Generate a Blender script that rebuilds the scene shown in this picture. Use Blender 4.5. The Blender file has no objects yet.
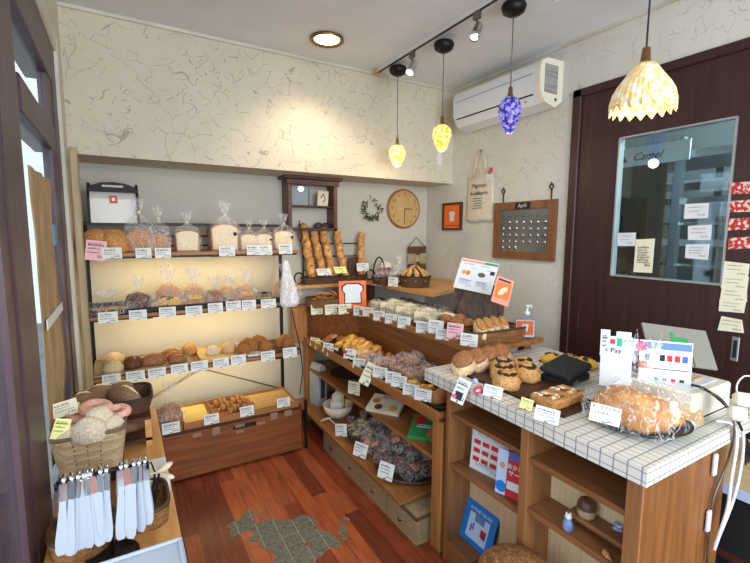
import bpy, math, random
from mathutils import Vector, Matrix, noise, Euler
PI=math.pi
rnd=random.Random(7)
SC=bpy.context.scene; COL=SC.collection
# ---------------------------------------------------------------- camera
YAW,PIT,ROL,FPX=0.532896725,-0.113634613,0.005628077,430.238
CAMH=1.45
def _cam():
    f=Vector((math.sin(YAW)*math.cos(PIT),math.cos(YAW)*math.cos(PIT),math.sin(PIT)))
    r=Vector((math.cos(YAW),-math.sin(YAW),0)); u=r.cross(f)
    r2=math.cos(ROL)*r+math.sin(ROL)*u; u2=-math.sin(ROL)*r+math.cos(ROL)*u
    return r2,u2,f
CR,CU,CF=_cam()
CO=Vector((0,0,CAMH))
cam=bpy.data.cameras.new('camera'); cob=bpy.data.objects.new('camera',cam); COL.objects.link(cob)
m=Matrix.Identity(4)
for i,v in enumerate((CR,CU,-CF)):
    for j in range(3): m[j][i]=v[j]
m.translation=CO; cob.matrix_world=m
cam.sensor_width=36; cam.lens=FPX/750*36; cam.clip_start=.02
SC.camera=cob
def at(px,py,ax,val):
    d=CF+CR*((px-375)/FPX)-CU*((py-281.5)/FPX)
    t=(val-CO[ax])/d[ax]
    return CO+d*t
def kpx(P): return (Vector(P)-CO).dot(CF)/FPX     # metres per pixel at a point
# ---------------------------------------------------------------- materials
def nmat(name,col=(.8,.8,.8),rough=.6,metal=0,emit=None,es=1):
    m=bpy.data.materials.new(name); m.use_nodes=True; b=m.node_tree.nodes['Principled BSDF']
    b.inputs['Base Color'].default_value=(*col,1); b.inputs['Roughness'].default_value=rough; b.inputs['Metallic'].default_value=metal
    if emit: b.inputs['Emission Color'].default_value=(*emit,1); b.inputs['Emission Strength'].default_value=es
    return m
def srgb(r,g,b): return tuple(((c/255)/12.92 if c<11 else ((c/255+.055)/1.055)**2.4) for c in (r,g,b))
def noisy(name,c1,c2,scale=20,rough=.6,bump=.3,stretch=(1,1,1),detail=4,lo=.35,hi=.65,metal=0,c3=None,bscale=None):
    m=nmat(name,c1,rough,metal); nt=m.node_tree; b=nt.nodes['Principled BSDF']; L=nt.links
    tc=nt.nodes.new('ShaderNodeTexCoord'); mp=nt.nodes.new('ShaderNodeMapping'); mp.inputs['Scale'].default_value=stretch
    n=nt.nodes.new('ShaderNodeTexNoise'); n.inputs['Scale'].default_value=scale; n.inputs['Detail'].default_value=detail
    oi=nt.nodes.new('ShaderNodeObjectInfo'); ad=nt.nodes.new('ShaderNodeVectorMath')
    L.new(tc.outputs['Object'],mp.inputs[0]); L.new(mp.outputs[0],ad.inputs[0])
    ms=nt.nodes.new('ShaderNodeMath'); ms.operation='MULTIPLY'; ms.inputs[1].default_value=17
    L.new(oi.outputs['Random'],ms.inputs[0]); L.new(ms.outputs[0],ad.inputs[1]); L.new(ad.outputs[0],n.inputs['Vector'])
    r=nt.nodes.new('ShaderNodeValToRGB'); e=r.color_ramp.elements
    e[0].position=lo; e[0].color=(*c1,1); e[1].position=hi; e[1].color=(*c2,1)
    if c3: x=e.new(min(.99,hi+.12)); x.color=(*c3,1)
    L.new(n.outputs[0],r.inputs[0]); L.new(r.outputs[0],b.inputs['Base Color'])
    if bump:
        bp=nt.nodes.new('ShaderNodeBump'); bp.inputs['Strength'].default_value=bump; bp.inputs['Distance'].default_value=.004
        n2=nt.nodes.new('ShaderNodeTexNoise'); n2.inputs['Scale'].default_value=bscale or scale*3; L.new(ad.outputs[0],n2.inputs['Vector'])
        L.new(n2.outputs[0],bp.inputs['Height']); L.new(bp.outputs[0],b.inputs['Normal'])
    return m
def wood(name,c1,c2,ax=1,scale=6,rough=.45,st=14):
    s=[st,st,st]; s[ax]=1.0
    m=noisy(name,c1,c2,scale=scale*.45,rough=rough,bump=.15,stretch=tuple(s),detail=6,lo=.3,hi=.7)
    return m
def film(name,tint=(1,1,1),lo=.03,hi=.85,sc=28):
    m=bpy.data.materials.new(name); m.use_nodes=True; nt=m.node_tree; L=nt.links
    for n in list(nt.nodes): nt.nodes.remove(n)
    out=nt.nodes.new('ShaderNodeOutputMaterial'); tr=nt.nodes.new('ShaderNodeBsdfTransparent'); tr.inputs[0].default_value=(*tint,1)
    gl=nt.nodes.new('ShaderNodeBsdfPrincipled'); gl.inputs['Base Color'].default_value=(.96,.96,.96,1); gl.inputs['Roughness'].default_value=.15; gl.inputs['Specular IOR Level'].default_value=.8
    mx=nt.nodes.new('ShaderNodeMixShader'); tc=nt.nodes.new('ShaderNodeTexCoord')
    mp=nt.nodes.new('ShaderNodeMapping'); mp.inputs['Scale'].default_value=(1.4,1.4,.55); L.new(tc.outputs['Object'],mp.inputs[0])
    n=nt.nodes.new('ShaderNodeTexNoise'); n.inputs['Scale'].default_value=sc; n.inputs['Detail'].default_value=2; n.inputs['Distortion'].default_value=2.2
    L.new(mp.outputs[0],n.inputs['Vector'])
    r=nt.nodes.new('ShaderNodeValToRGB'); e=r.color_ramp.elements; e[0].position=.5; e[0].color=(lo,)*3+(1,); e[1].position=.55; e[1].color=(hi,)*3+(1,); x=e.new(.6); x.color=(lo,)*3+(1,)  # narrow white noise streaks painted in as crinkle highlights on the film
    L.new(n.outputs[0],r.inputs[0]); L.new(r.outputs[0],mx.inputs[0])
    bp=nt.nodes.new('ShaderNodeBump'); bp.inputs['Strength'].default_value=.8; bp.inputs['Distance'].default_value=.01; L.new(n.outputs[0],bp.inputs['Height']); L.new(bp.outputs[0],gl.inputs['Normal'])
    L.new(tr.outputs[0],mx.inputs[1]); L.new(gl.outputs[0],mx.inputs[2]); L.new(mx.outputs[0],out.inputs[0])
    return m
def glass(name,fac=.12,rough=.02,col=(.9,.95,1)):
    m=bpy.data.materials.new(name); m.use_nodes=True; nt=m.node_tree; L=nt.links
    for n in list(nt.nodes): nt.nodes.remove(n)
    out=nt.nodes.new('ShaderNodeOutputMaterial'); tr=nt.nodes.new('ShaderNodeBsdfTransparent'); gl=nt.nodes.new('ShaderNodeBsdfGlossy')
    gl.inputs['Roughness'].default_value=rough; gl.inputs['Color'].default_value=(*col,1); tr.inputs[0].default_value=(*col,1)
    mx=nt.nodes.new('ShaderNodeMixShader'); mx.inputs[0].default_value=fac
    L.new(tr.outputs[0],mx.inputs[1]); L.new(gl.outputs[0],mx.inputs[2]); L.new(mx.outputs[0],out.inputs[0]); return m
def wicker(name,c1,c2,sc=60,ver='BRICK'):
    m=nmat(name,c1,.6); nt=m.node_tree; b=nt.nodes['Principled BSDF']; L=nt.links
    tc=nt.nodes.new('ShaderNodeTexCoord')
    mp=nt.nodes.new('ShaderNodeMapping')
    L.new(tc.outputs['UV'],mp.inputs[0])
    br=nt.nodes.new('ShaderNodeTexBrick'); br.inputs['Color1'].default_value=(*c1,1); br.inputs['Color2'].default_value=(*c2,1); br.inputs['Mortar'].default_value=tuple(x*.35 for x in c2)+(1,)
    br.inputs['Scale'].default_value=sc; br.inputs['Mortar Size'].default_value=.025; br.inputs['Mortar Smooth'].default_value=.6; br.inputs['Brick Width'].default_value=.9; br.inputs['Row Height'].default_value=.45
    L.new(mp.outputs[0],br.inputs['Vector']); L.new(br.outputs[0],b.inputs['Base Color'])
    bp=nt.nodes.new('ShaderNodeBump'); bp.inputs['Strength'].default_value=.9; bp.inputs['Distance'].default_value=.006; bp.invert=True
    L.new(br.outputs['Fac'],bp.inputs['Height']); L.new(bp.outputs[0],b.inputs['Normal']); return m
S=srgb
M={}
M['wood_rack']=wood('honey wood',S(172,114,60),S(136,84,40))
M['wood_rackx']=wood('honey wood cross grain',S(172,114,60),S(136,84,40),0)
M['wood_rackz']=wood('honey wood upright',S(184,126,70),S(146,94,48),2)
M['wood_part']=wood('red brown board',S(146,86,44),S(108,60,30),1)
M['wood_cab']=wood('brown cabinet wood',S(150,98,58),S(112,70,40),1)
M['wood_cabz']=wood('brown cabinet wood upright',S(158,108,64),S(120,78,44),2)
M['wood_end']=wood('walnut end panel',S(150,98,52),S(112,70,34),2)
M['wood_chest']=wood('chest wood',S(148,84,40),S(108,58,24),0)
M['wood_table']=wood('light oak',S(214,162,98),S(190,134,74),1)
M['wood_tray']=wood('tray wood',S(176,120,66),S(140,88,44),0)
M['wood_dark']=wood('dark stained wood',S(88,46,30),S(60,30,20),0)
M['wood_darkz']=wood('dark stained wood upright',S(112,68,48),S(80,46,32),2)
M['door']=wood('dark door wood',S(62,34,30),S(44,22,20),2,st=30)
M['doorx']=wood('dark door wood rail',S(62,34,30),S(44,22,20),1,st=30)
M['sash']=wood('purple brown sash wood',S(84,62,66),S(62,44,50),2)
M['sashy']=wood('purple brown rail wood',S(84,62,66),S(62,44,50),1)
M['bead']=wood('pale beadboard',S(222,196,156),S(198,168,124),2,scale=14,st=40)
M['cal']=wood('calendar frame wood',S(140,92,58),S(110,68,40),2)
M['trim']=noisy('cream moulding',S(206,202,188),S(190,184,168),scale=4,rough=.5,bump=.05)
M['woodpost']=wood('weathered cream wood',S(184,166,128),S(150,132,98),2)
M['blackmetal']=nmat('black metal',S(34,32,32),.45,.6)
M['grayrod']=nmat('grey steel rod',S(120,112,104),.4,.8)
M['chrome']=nmat('chrome',(.75,.75,.75),.15,1)
M['steel']=noisy('steel',(.45,.46,.46),(.55,.56,.57),scale=3,rough=.35,bump=0,metal=.7)
M['brass']=nmat('aged brass',S(140,112,66),.35,.9)
M['white']=nmat('white plastic',S(218,220,222),.4); M['tong']=nmat('white tong plastic',S(176,182,194),.45)
M['whiteac']=nmat('white appliance plastic',S(214,219,224),.35)
M['cream']=nmat('cream plastic',S(222,216,196),.4)
M['card']=nmat('white card',S(226,227,222),.7)
M['cardcream']=nmat('cream card',S(230,224,198),.7)
M['cardyellow']=nmat('yellow card',S(244,238,150),.6)
M['cardpink']=nmat('pink card',S(240,186,190),.6)
M['pinkdot']=nmat('rose sticker',S(228,80,120),.5)
M['orange']=nmat('orange print',S(238,112,40),.5)
M['ink']=nmat('dark ink',S(40,42,50),.8)
M['inkblue']=nmat('blue ink',S(70,96,170),.7)
M['black']=nmat('black plastic',S(24,24,26),.65)
M['blackfab']=noisy('black fabric',S(24,24,26),S(40,40,42),scale=60,rough=.8)
M['clear']=glass('clear acrylic',.08)
M['pane']=glass('window glass',.10,.01,(.93,.97,1))
M['bag']=film('clear bag film',lo=.02,hi=.5,sc=7)
M['bagd']=film('crinkled bag film',lo=.03,hi=.55,sc=5); M['bagk']=film('thin biscuit bag film',lo=.02,hi=.42,sc=5)
M['red']=nmat('red print',S(196,40,40),.5)
M['blue']=nmat('bright blue print',S(30,120,200),.4)
M['green']=nmat('green print',S(52,140,74),.5)
M['teal']=nmat('teal print',S(60,170,140),.5)
M['navy']=nmat('blue grey print',S(92,130,172),.5)
M['pink']=nmat('salmon print',S(236,150,120),.5)
M['paleblue']=nmat('pale blue print',S(190,208,236),.5)
M['yellow']=nmat('butter yellow paper',S(236,206,120),.6)
M['kraft']=nmat('kraft paper',S(204,166,108),.7)
M['parch']=noisy('baking paper',S(222,196,140),S(204,172,112),scale=8,rough=.7,bump=.2)
M['linen']=noisy('linen paper',S(226,214,190),S(208,192,164),scale=10,rough=.8,bump=.4)
M['cotton']=noisy('unbleached cotton',S(220,210,190),S(206,194,172),scale=60,rough=.9,bump=.2)
# breads
def br(n,a,b,s=14,c3=None,bump=.5,rough=.5,lo=.35,hi=.65): 
    M[n]=noisy(n+' crust',S(*a),S(*b),scale=s,rough=rough,bump=bump,lo=lo,hi=hi,c3=S(*c3) if c3 else None)
br('golden',(208,154,90),(170,110,56)); br('brown',(178,118,70),(132,82,46)); br('pale',(232,212,170),(216,186,130))
br('floury',(236,226,206),(206,180,140),22); br('rye',(150,116,86),(112,78,54),30); br('orangecrust',(208,142,74),(164,98,46),35,bump=1,rough=.8)
br('darkb',(120,70,40),(80,42,24),26); br('baguette',(228,176,106),(184,112,48),16,(244,224,184)); br('crumb',(246,232,198),(238,216,170),20,bump=.3,rough=.8)
br('cheese',(244,204,90),(226,160,50),24); br('milk',(242,222,184),(224,180,120),10); br('fill',(60,34,26),(34,20,18),30)
br('pinkg',(240,200,184),(228,160,130),12); br('egg',(224,178,112),(190,130,70),12); br('greens',(96,134,58),(214,214,160),45,(226,120,92),lo=.40,hi=.56); br('cookie',(230,204,140),(196,150,84),40)
br('choc',(140,80,56),(84,44,32),40,(214,150,120)); br('sandw',(238,224,190),(214,180,120),30); br('rollcross',(120,66,34),(86,44,24),10); br('cream_ic',(246,238,222),(234,214,180),14)
br('sugar',(228,190,150),(206,156,106),60); br('nori',(70,70,44),(40,42,30),60)
M['wickerl']=wicker('pale wicker',S(214,186,148),S(180,148,108))
M['wickerm']=wicker('brown wicker',S(168,118,70),S(120,78,44),90)
M['wickerd']=wicker('dark wicker',S(112,76,50),S(74,48,32),90)
M['wickerb']=wicker('broad brown wicker',S(176,124,76),S(118,76,42),34)
M['wickerg']=wicker('grey wicker',S(182,166,136),S(150,132,104),60)
# ---------------------------------------------------------------- mesh builder
class MB:
    def __init__(s): s.v=[]; s.f=[]; s.m=[]; s.uv={}; s.sm=[]
    def add(s,vs,fs,mi=0,T=None,smooth=False,uvs=None):
        o=len(s.v)
        s.v+= [tuple(T@Vector(v)) if T else tuple(v) for v in vs]
        for k,f in enumerate(fs):
            s.f.append(tuple(i+o for i in f)); s.m.append(mi); s.sm.append(smooth)
            if uvs: s.uv[len(s.f)-1]=uvs[k]
        return s
    def box(s,x0,x1,y0,y1,z0,z1,mi=0,T=None,bev=0):
        if bev:
            b=min(bev,(x1-x0)/2.1,(y1-y0)/2.1,(z1-z0)/2.1); vs=[]; 
            X=(x0,x0+b,x1-b,x1)
            # chamfered box : 24 vertices
            import itertools
            idx={}
            for sx in (0,1):
                for sy in (0,1):
                    for sz in (0,1):
                        cx=(x0,x1)[sx]; cy=(y0,y1)[sy]; cz=(z0,z1)[sz]
                        ix=cx+(b if not sx else -b); iy=cy+(b if not sy else -b); iz=cz+(b if not sz else -b)
                        for a,p in enumerate(((cx,iy,iz),(ix,cy,iz),(ix,iy,cz))): idx[(sx,sy,sz,a)]=len(vs); vs.append(p)
            fs=[]
            for a in range(3):
                for d in (0,1):
                    q=[]
                    for u,w in ((0,0),(1,0),(1,1),(0,1)):
                        t=[0,0,0]; t[a]=d; t[(a+1)%3]=u; t[(a+2)%3]=w; q.append(idx[(t[0],t[1],t[2],a)])
                    fs.append(q if d else q[::-1])
            for a in range(3):           # edges along axis a
                for u in (0,1):
                    for w in (0,1):
                        p=[0,0,0]; q=[0,0,0]; p[a]=0;q[a]=1
                        for t in (p,q): t[(a+1)%3]=u; t[(a+2)%3]=w
                        b1,b2=(a+1)%3,(a+2)%3
                        f=[idx[(*p,b1)],idx[(*q,b1)],idx[(*q,b2)],idx[(*p,b2)]]
                        fs.append(f if (u==w) else f[::-1])
            for sx in (0,1):
                for sy in (0,1):
                    for sz in (0,1):
                        f=[idx[(sx,sy,sz,a)] for a in range(3)]
                        fs.append(f if (sx+sy+sz)%2 else f[::-1])
            return s.add(vs,fs,mi,T)
        vs=[(x,y,z) for x in (x0,x1) for y in (y0,y1) for z in (z0,z1)]
        fs=[(0,1,3,2),(4,6,7,5),(0,4,5,1),(2,3,7,6),(0,2,6,4),(1,5,7,3)]
        return s.add(vs,fs,mi,T)
    def tube(s,pts,r,n=8,mi=0,T=None,cap=True,closed=False):
        pts=[Vector(p) for p in pts]; N=len(pts); rs=r if isinstance(r,(list,tuple)) else [r]*N
        vs=[];fs=[]; up=None
        for i,p in enumerate(pts):
            a=pts[(i-1)%N] if (closed or i>0) else p; b=pts[(i+1)%N] if (closed or i<N-1) else p
            d=(b-a).normalized() if (b-a).length>1e-9 else Vector((0,0,1))
            if up is None:
                up=Vector((0,0,1)) if abs(d.z)<.9 else Vector((1,0,0))
            u=(up-d*up.dot(d)); u=u.normalized() if u.length>1e-6 else d.orthogonal().normalized(); up=u; w=d.cross(u)
            for k in range(n):
                t=2*PI*k/n; vs.append(p+(u*math.cos(t)+w*math.sin(t))*rs[i])
        R=N if closed else N-1
        for i in range(R):
            for k in range(n):
                j=(i+1)%N; fs.append((i*n+k,i*n+(k+1)%n,j*n+(k+1)%n,j*n+k))
        if cap and not closed: fs.append(tuple(range(n))[::-1]); fs.append(tuple((N-1)*n+k for k in range(n)))
        return s.add(vs,fs,mi,T,smooth=n>5)
    def lathe(s,prof,n=24,mi=0,T=None,smooth=True,rmod=None,uvs=False):
        vs=[];fs=[];U=[]
        P=len(prof); acc=[0]
        for i in range(1,P): acc.append(acc[-1]+math.dist(prof[i],prof[i-1]))
        R=max(p[0] for p in prof)
        for i,(r,z) in enumerate(prof):
            for k in range(n):
                t=2*PI*k/n; rr=r*(rmod(t,i/(P-1)) if rmod else 1)
                vs.append((rr*math.cos(t),rr*math.sin(t),z))
        for i in range(P-1):
            for k in range(n):
                fs.append((i*n+k,i*n+(k+1)%n,(i+1)*n+(k+1)%n,(i+1)*n+k))
                a,b=k/n*2*PI*R,(k+1)/n*2*PI*R
                U.append(((a,acc[i]),(b,acc[i]),(b,acc[i+1]),(a,acc[i+1])))
        return s.add(vs,fs,mi,T,smooth,U)
    def blob(s,a,b,c,mi=0,T=None,amp=.05,freq=2.5,seed=0,flat=.35,nu=22,nv=14,pw=1.0):
        vs=[];fs=[]
        for i in range(nv+1):
            th=PI*i/nv
            for k in range(nu):
                ph=2*PI*k/nu
                d=Vector((math.sin(th)*math.cos(ph),math.sin(th)*math.sin(ph),math.cos(th)))
                q=1+amp*noise.noise(d*freq+Vector((seed*3.1,seed*1.7,seed)))*2
                x=d*q
                z=x.z if x.z>-flat else -flat+(x.z+flat)*.12
                vs.append((x.x*a,x.y*b,(z+flat+.1*(1-flat)*0)*c/(1+flat)*1.0))
        for i in range(nv):
            for k in range(nu): fs.append((i*nu+k,(i+1)*nu+k,(i+1)*nu+(k+1)%nu,i*nu+(k+1)%nu))
        return s.add(vs,fs,mi,T,True)
    def disc(s,r,z,n=20,mi=0,T=None,ry=None):
        vs=[(r*math.cos(2*PI*k/n),(ry or r)*math.sin(2*PI*k/n),z) for k in range(n)]
        return s.add(vs,[tuple(range(n))],mi,T)
    def prism(s,poly,z0,z1,mi=0,T=None):
        n=len(poly); vs=[(x,y,z0) for x,y in poly]+[(x,y,z1) for x,y in poly]
        fs=[tuple(range(n))[::-1],tuple(range(n,2*n))]+[(i,(i+1)%n,n+(i+1)%n,n+i) for i in range(n)]
        return s.add(vs,fs,mi,T)
    def mesh(s,name,mats):
        me=bpy.data.meshes.new(name); me.from_pydata(s.v,[],s.f); 
        for mt in (mats if isinstance(mats,(list,tuple)) else [mats]): me.materials.append(mt if not isinstance(mt,str) else M[mt])
        me.polygons.foreach_set('material_index',s.m); me.polygons.foreach_set('use_smooth',s.sm)
        if s.uv:
            uv=me.uv_layers.new(name='UVMap')
            for fi,u in s.uv.items():
                p=me.polygons[fi]
                for li,c in zip(p.loop_indices,u): uv.data[li].uv=c
        me.update(); return me
    def build(s,name,mats,parent=None,loc=(0,0,0),rot=(0,0,0),scale=1):
        return link(name,s.mesh(name,mats),parent,loc,rot,scale)
def link(name,me,parent=None,loc=(0,0,0),rot=(0,0,0),scale=1):
    o=bpy.data.objects.new(name,me); COL.objects.link(o); o.location=loc; o.rotation_euler=rot
    o.scale=(scale,)*3 if isinstance(scale,(int,float)) else scale
    if parent: o.parent=parent
    return o
def TR(x=0,y=0,z=0,rx=0,ry=0,rz=0,s=1):
    return Matrix.Translation((x,y,z))@Euler((rx,ry,rz)).to_matrix().to_4x4()@Matrix.Diagonal((*((s,s,s) if isinstance(s,(int,float)) else s),1))
def tag(o,label,cat,group=None,kind=None):
    if label: o['label']=label
    if cat: o['category']=cat
    if group: o['group']=group
    if kind: o['kind']=kind
    return o
def thing(name,label,cat,loc=(0,0,0),rot=(0,0,0),group=None,scale=1):
    o=bpy.data.objects.new(name,None); COL.objects.link(o); o.empty_display_size=.05
    o.location=loc; o.rotation_euler=rot; o.scale=(scale,)*3 if isinstance(scale,(int,float)) else scale
    return tag(o,label,cat,group)
def struct(name,mb,mat,label=None):
    o=mb.build(name,mat); o['kind']='structure'
    if label: o['label']=label
    return o
ORD=['first','second','third','fourth','fifth','sixth','seventh','eighth','ninth','tenth','eleventh','twelfth','thirteenth','fourteenth','fifteenth']
_tc={}
def textmesh(txt,mat,size=1.0,align='CENTER'):
    key=(txt,mat,align)
    if key not in _tc:
        c=bpy.data.curves.new('lettering','FONT'); c.body=txt; c.size=1; c.align_x=align; c.align_y='CENTER'; c.resolution_u=2; c.extrude=.01; c.shear=.45 if txt=='Camel' else 0; c.offset=.018 if ord(txt[0])>9000 else 0
        o=bpy.data.objects.new('tmp',c); COL.objects.link(o); bpy.context.view_layer.update()
        dg=bpy.context.evaluated_depsgraph_get()
        me=bpy.data.meshes.new_from_object(o.evaluated_get(dg)); me.name='lettering'; bpy.data.objects.remove(o)
        me.materials.clear(); me.materials.append(M[mat]); _tc[key]=me
    return _tc[key]
def letter(parent,txt,mat,size,x,z,y=-.002,name='lettering',align='CENTER',rot=(PI/2,0,0)):
    return link(name,textmesh(txt,mat,1,align),parent,(x,y,z),rot,size)
# ================================================================ SETTING
XL,XR,YU,YN,ZC=-.208,2.347,2.75,3.088,2.57
def wallpaper(name,base,line,sc=7,amount=.6,plain=False):
    m=nmat(name,base,.85); nt=m.node_tree; b=nt.nodes['Principled BSDF']; L=nt.links
    g=nt.nodes.new('ShaderNodeNewGeometry')
    n0=nt.nodes.new('ShaderNodeTexNoise'); n0.inputs['Scale'].default_value=1.6; n0.inputs['Detail'].default_value=5; L.new(g.outputs['Position'],n0.inputs['Vector'])
    r0=nt.nodes.new('ShaderNodeValToRGB'); e=r0.color_ramp.elements; e[0].position=.3; e[0].color=tuple(c*.86 for c in base)+(1,); e[1].position=.65; e[1].color=(*base,1); L.new(n0.outputs[0],r0.inputs[0])
    def strokes(scl,off,w,mlo):
        nd=nt.nodes.new('ShaderNodeTexNoise'); nd.inputs['Scale'].default_value=scl*.7; nd.inputs['Detail'].default_value=1
        av=nt.nodes.new('ShaderNodeVectorMath'); av.inputs[1].default_value=(off,off*.7,off*1.3); L.new(g.outputs['Position'],av.inputs[0]); L.new(av.outputs[0],nd.inputs['Vector'])
        mx=nt.nodes.new('ShaderNodeMix'); mx.data_type='VECTOR'; mx.inputs[0].default_value=.14
        L.new(av.outputs[0],mx.inputs[4]); L.new(nd.outputs['Color'],mx.inputs[5])
        vo=nt.nodes.new('ShaderNodeTexVoronoi'); vo.feature='DISTANCE_TO_EDGE'; vo.inputs['Scale'].default_value=scl; L.new(mx.outputs[1],vo.inputs['Vector'])
        lt=nt.nodes.new('ShaderNodeMath'); lt.operation='LESS_THAN'; lt.inputs[1].default_value=w; L.new(vo.outputs['Distance'],lt.inputs[0])
        nm=nt.nodes.new('ShaderNodeTexNoise'); nm.inputs['Scale'].default_value=scl*1.5; nm.inputs['Detail'].default_value=2; L.new(av.outputs[0],nm.inputs['Vector'])
        gt=nt.nodes.new('ShaderNodeMath'); gt.operation='GREATER_THAN'; gt.inputs[1].default_value=mlo; L.new(nm.outputs[0],gt.inputs[0])
        mu=nt.nodes.new('ShaderNodeMath'); mu.operation='MULTIPLY'; L.new(lt.outputs[0],mu.inputs[0]); L.new(gt.outputs[0],mu.inputs[1]); return mu
    a=strokes(sc,3.3,.011,.51); c=strokes(sc*1.4,9.1,.012,.52)
    ad=nt.nodes.new('ShaderNodeMath'); ad.operation='MAXIMUM'; L.new(a.outputs[0],ad.inputs[0]); L.new(c.outputs[0],ad.inputs[1])
    ml=nt.nodes.new('ShaderNodeMath'); ml.operation='MULTIPLY'; ml.inputs[1].default_value=amount; L.new(ad.outputs[0],ml.inputs[0])
    mix=nt.nodes.new('ShaderNodeMix'); mix.data_type='RGBA'; L.new(ml.outputs[0],mix.inputs[0]); L.new(r0.outputs[0],mix.inputs[6]); mix.inputs[7].default_value=(*line,1)
    L.new(mix.outputs[2],b.inputs['Base Color'])
    bp=nt.nodes.new('ShaderNodeBump'); bp.inputs['Strength'].default_value=.25; bp.inputs['Distance'].default_value=.003; L.new(ad.outputs[0],bp.inputs['Height']); bp.invert=True; L.new(bp.outputs[0],b.inputs['Normal'])
    return m
M['wp_up']=wallpaper('scratched cream wallpaper',S(206,198,178),S(128,118,102),8.6,.55)
M['wp_r']=wallpaper('scratched pale wallpaper',S(212,209,198),S(150,142,126),7.5,.38)
M['wp_n']=wallpaper('plaster wallpaper',S(200,195,180),S(160,150,132),5,.12)
M['ceil']=noisy('ceiling paper',S(214,218,220),S(222,226,228),scale=3,rough=.9,bump=.15,bscale=90)
def floor_mat():
    m=nmat('red brown plank floor',(.3,.1,.05),.3); nt=m.node_tree; b=nt.nodes['Principled BSDF']; L=nt.links
    g=nt.nodes.new('ShaderNodeNewGeometry'); mp=nt.nodes.new('ShaderNodeMapping'); mp.inputs['Rotation'].default_value=(0,0,PI/2); L.new(g.outputs['Position'],mp.inputs[0])
    k=nt.nodes.new('ShaderNodeTexBrick'); k.offset=.37; k.inputs['Scale'].default_value=1; k.inputs['Brick Width'].default_value=.62; k.inputs['Row Height'].default_value=.084
    k.inputs['Mortar Size'].default_value=.0012; k.inputs['Color1'].default_value=(0,0,0,1); k.inputs['Color2'].default_value=(1,1,1,1); k.inputs['Mortar'].default_value=(0,0,0,1); k.inputs['Bias'].default_value=0
    L.new(mp.outputs[0],k.inputs['Vector'])
    r=nt.nodes.new('ShaderNodeValToRGB'); e=r.color_ramp.elements; e[0].color=(*S(112,52,32),1); e[1].color=(*S(188,102,62),1); x=e.new(.5); x.color=(*S(152,74,44),1); L.new(k.outputs['Color'],r.inputs[0])
    n=nt.nodes.new('ShaderNodeTexNoise'); n.inputs['Scale'].default_value=5; n.inputs['Detail'].default_value=7; mp2=nt.nodes.new('ShaderNodeMapping'); mp2.inputs['Scale'].default_value=(9,1,1); L.new(g.outputs['Position'],mp2.inputs[0]); L.new(mp2.outputs[0],n.inputs['Vector'])
    r2=nt.nodes.new('ShaderNodeValToRGB'); e=r2.color_ramp.elements; e[0].position=.3; e[0].color=(.62,.55,.5,1); e[1].position=.7; e[1].color=(1.15,1.1,1.05,1); L.new(n.outputs[0],r2.inputs[0])
    mu=nt.nodes.new('ShaderNodeMix'); mu.data_type='RGBA'; mu.blend_type='MULTIPLY'; mu.inputs[0].default_value=1; L.new(r.outputs[0],mu.inputs[6]); L.new(r2.outputs[0],mu.inputs[7])
    # gaps
    mg=nt.nodes.new('ShaderNodeMix'); mg.data_type='RGBA'; L.new(k.outputs['Fac'],mg.inputs[0]); L.new(mu.outputs[2],mg.inputs[6]); mg.inputs[7].default_value=(*S(62,24,16),1)
    # worn varnish: union of soft discs, edge broken by noise
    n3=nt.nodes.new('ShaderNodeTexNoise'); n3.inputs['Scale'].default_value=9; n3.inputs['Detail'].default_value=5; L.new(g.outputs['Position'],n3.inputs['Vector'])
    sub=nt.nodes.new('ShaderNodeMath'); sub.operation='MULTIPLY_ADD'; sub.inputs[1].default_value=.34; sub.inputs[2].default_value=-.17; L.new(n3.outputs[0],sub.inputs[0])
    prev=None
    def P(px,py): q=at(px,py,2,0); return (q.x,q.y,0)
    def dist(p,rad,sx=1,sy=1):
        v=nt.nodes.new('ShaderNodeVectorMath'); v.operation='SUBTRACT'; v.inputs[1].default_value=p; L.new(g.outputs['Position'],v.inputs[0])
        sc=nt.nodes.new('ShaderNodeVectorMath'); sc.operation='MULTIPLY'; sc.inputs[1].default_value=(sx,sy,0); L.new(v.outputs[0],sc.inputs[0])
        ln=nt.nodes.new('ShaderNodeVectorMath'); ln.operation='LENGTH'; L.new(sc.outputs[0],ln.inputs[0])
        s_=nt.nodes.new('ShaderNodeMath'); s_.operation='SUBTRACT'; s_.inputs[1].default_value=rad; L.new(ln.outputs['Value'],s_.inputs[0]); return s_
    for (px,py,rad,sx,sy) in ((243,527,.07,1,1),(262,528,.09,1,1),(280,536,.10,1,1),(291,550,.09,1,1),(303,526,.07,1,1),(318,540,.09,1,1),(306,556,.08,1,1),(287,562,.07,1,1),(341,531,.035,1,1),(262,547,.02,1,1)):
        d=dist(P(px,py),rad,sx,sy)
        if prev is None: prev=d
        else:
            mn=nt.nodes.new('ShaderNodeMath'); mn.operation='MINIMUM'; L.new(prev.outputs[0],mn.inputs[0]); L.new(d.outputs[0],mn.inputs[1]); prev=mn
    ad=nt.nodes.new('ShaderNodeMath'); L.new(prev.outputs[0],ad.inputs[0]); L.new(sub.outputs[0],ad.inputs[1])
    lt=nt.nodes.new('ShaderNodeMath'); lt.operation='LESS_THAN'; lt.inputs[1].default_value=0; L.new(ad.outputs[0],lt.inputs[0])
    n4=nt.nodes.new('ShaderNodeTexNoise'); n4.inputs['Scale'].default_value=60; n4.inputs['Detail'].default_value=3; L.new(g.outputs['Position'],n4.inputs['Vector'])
    r4=nt.nodes.new('ShaderNodeValToRGB'); e=r4.color_ramp.elements; e[0].position=.3; e[0].color=(*S(84,84,74),1); e[1].position=.7; e[1].color=(*S(132,128,112),1); L.new(n4.outputs[0],r4.inputs[0])
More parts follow.
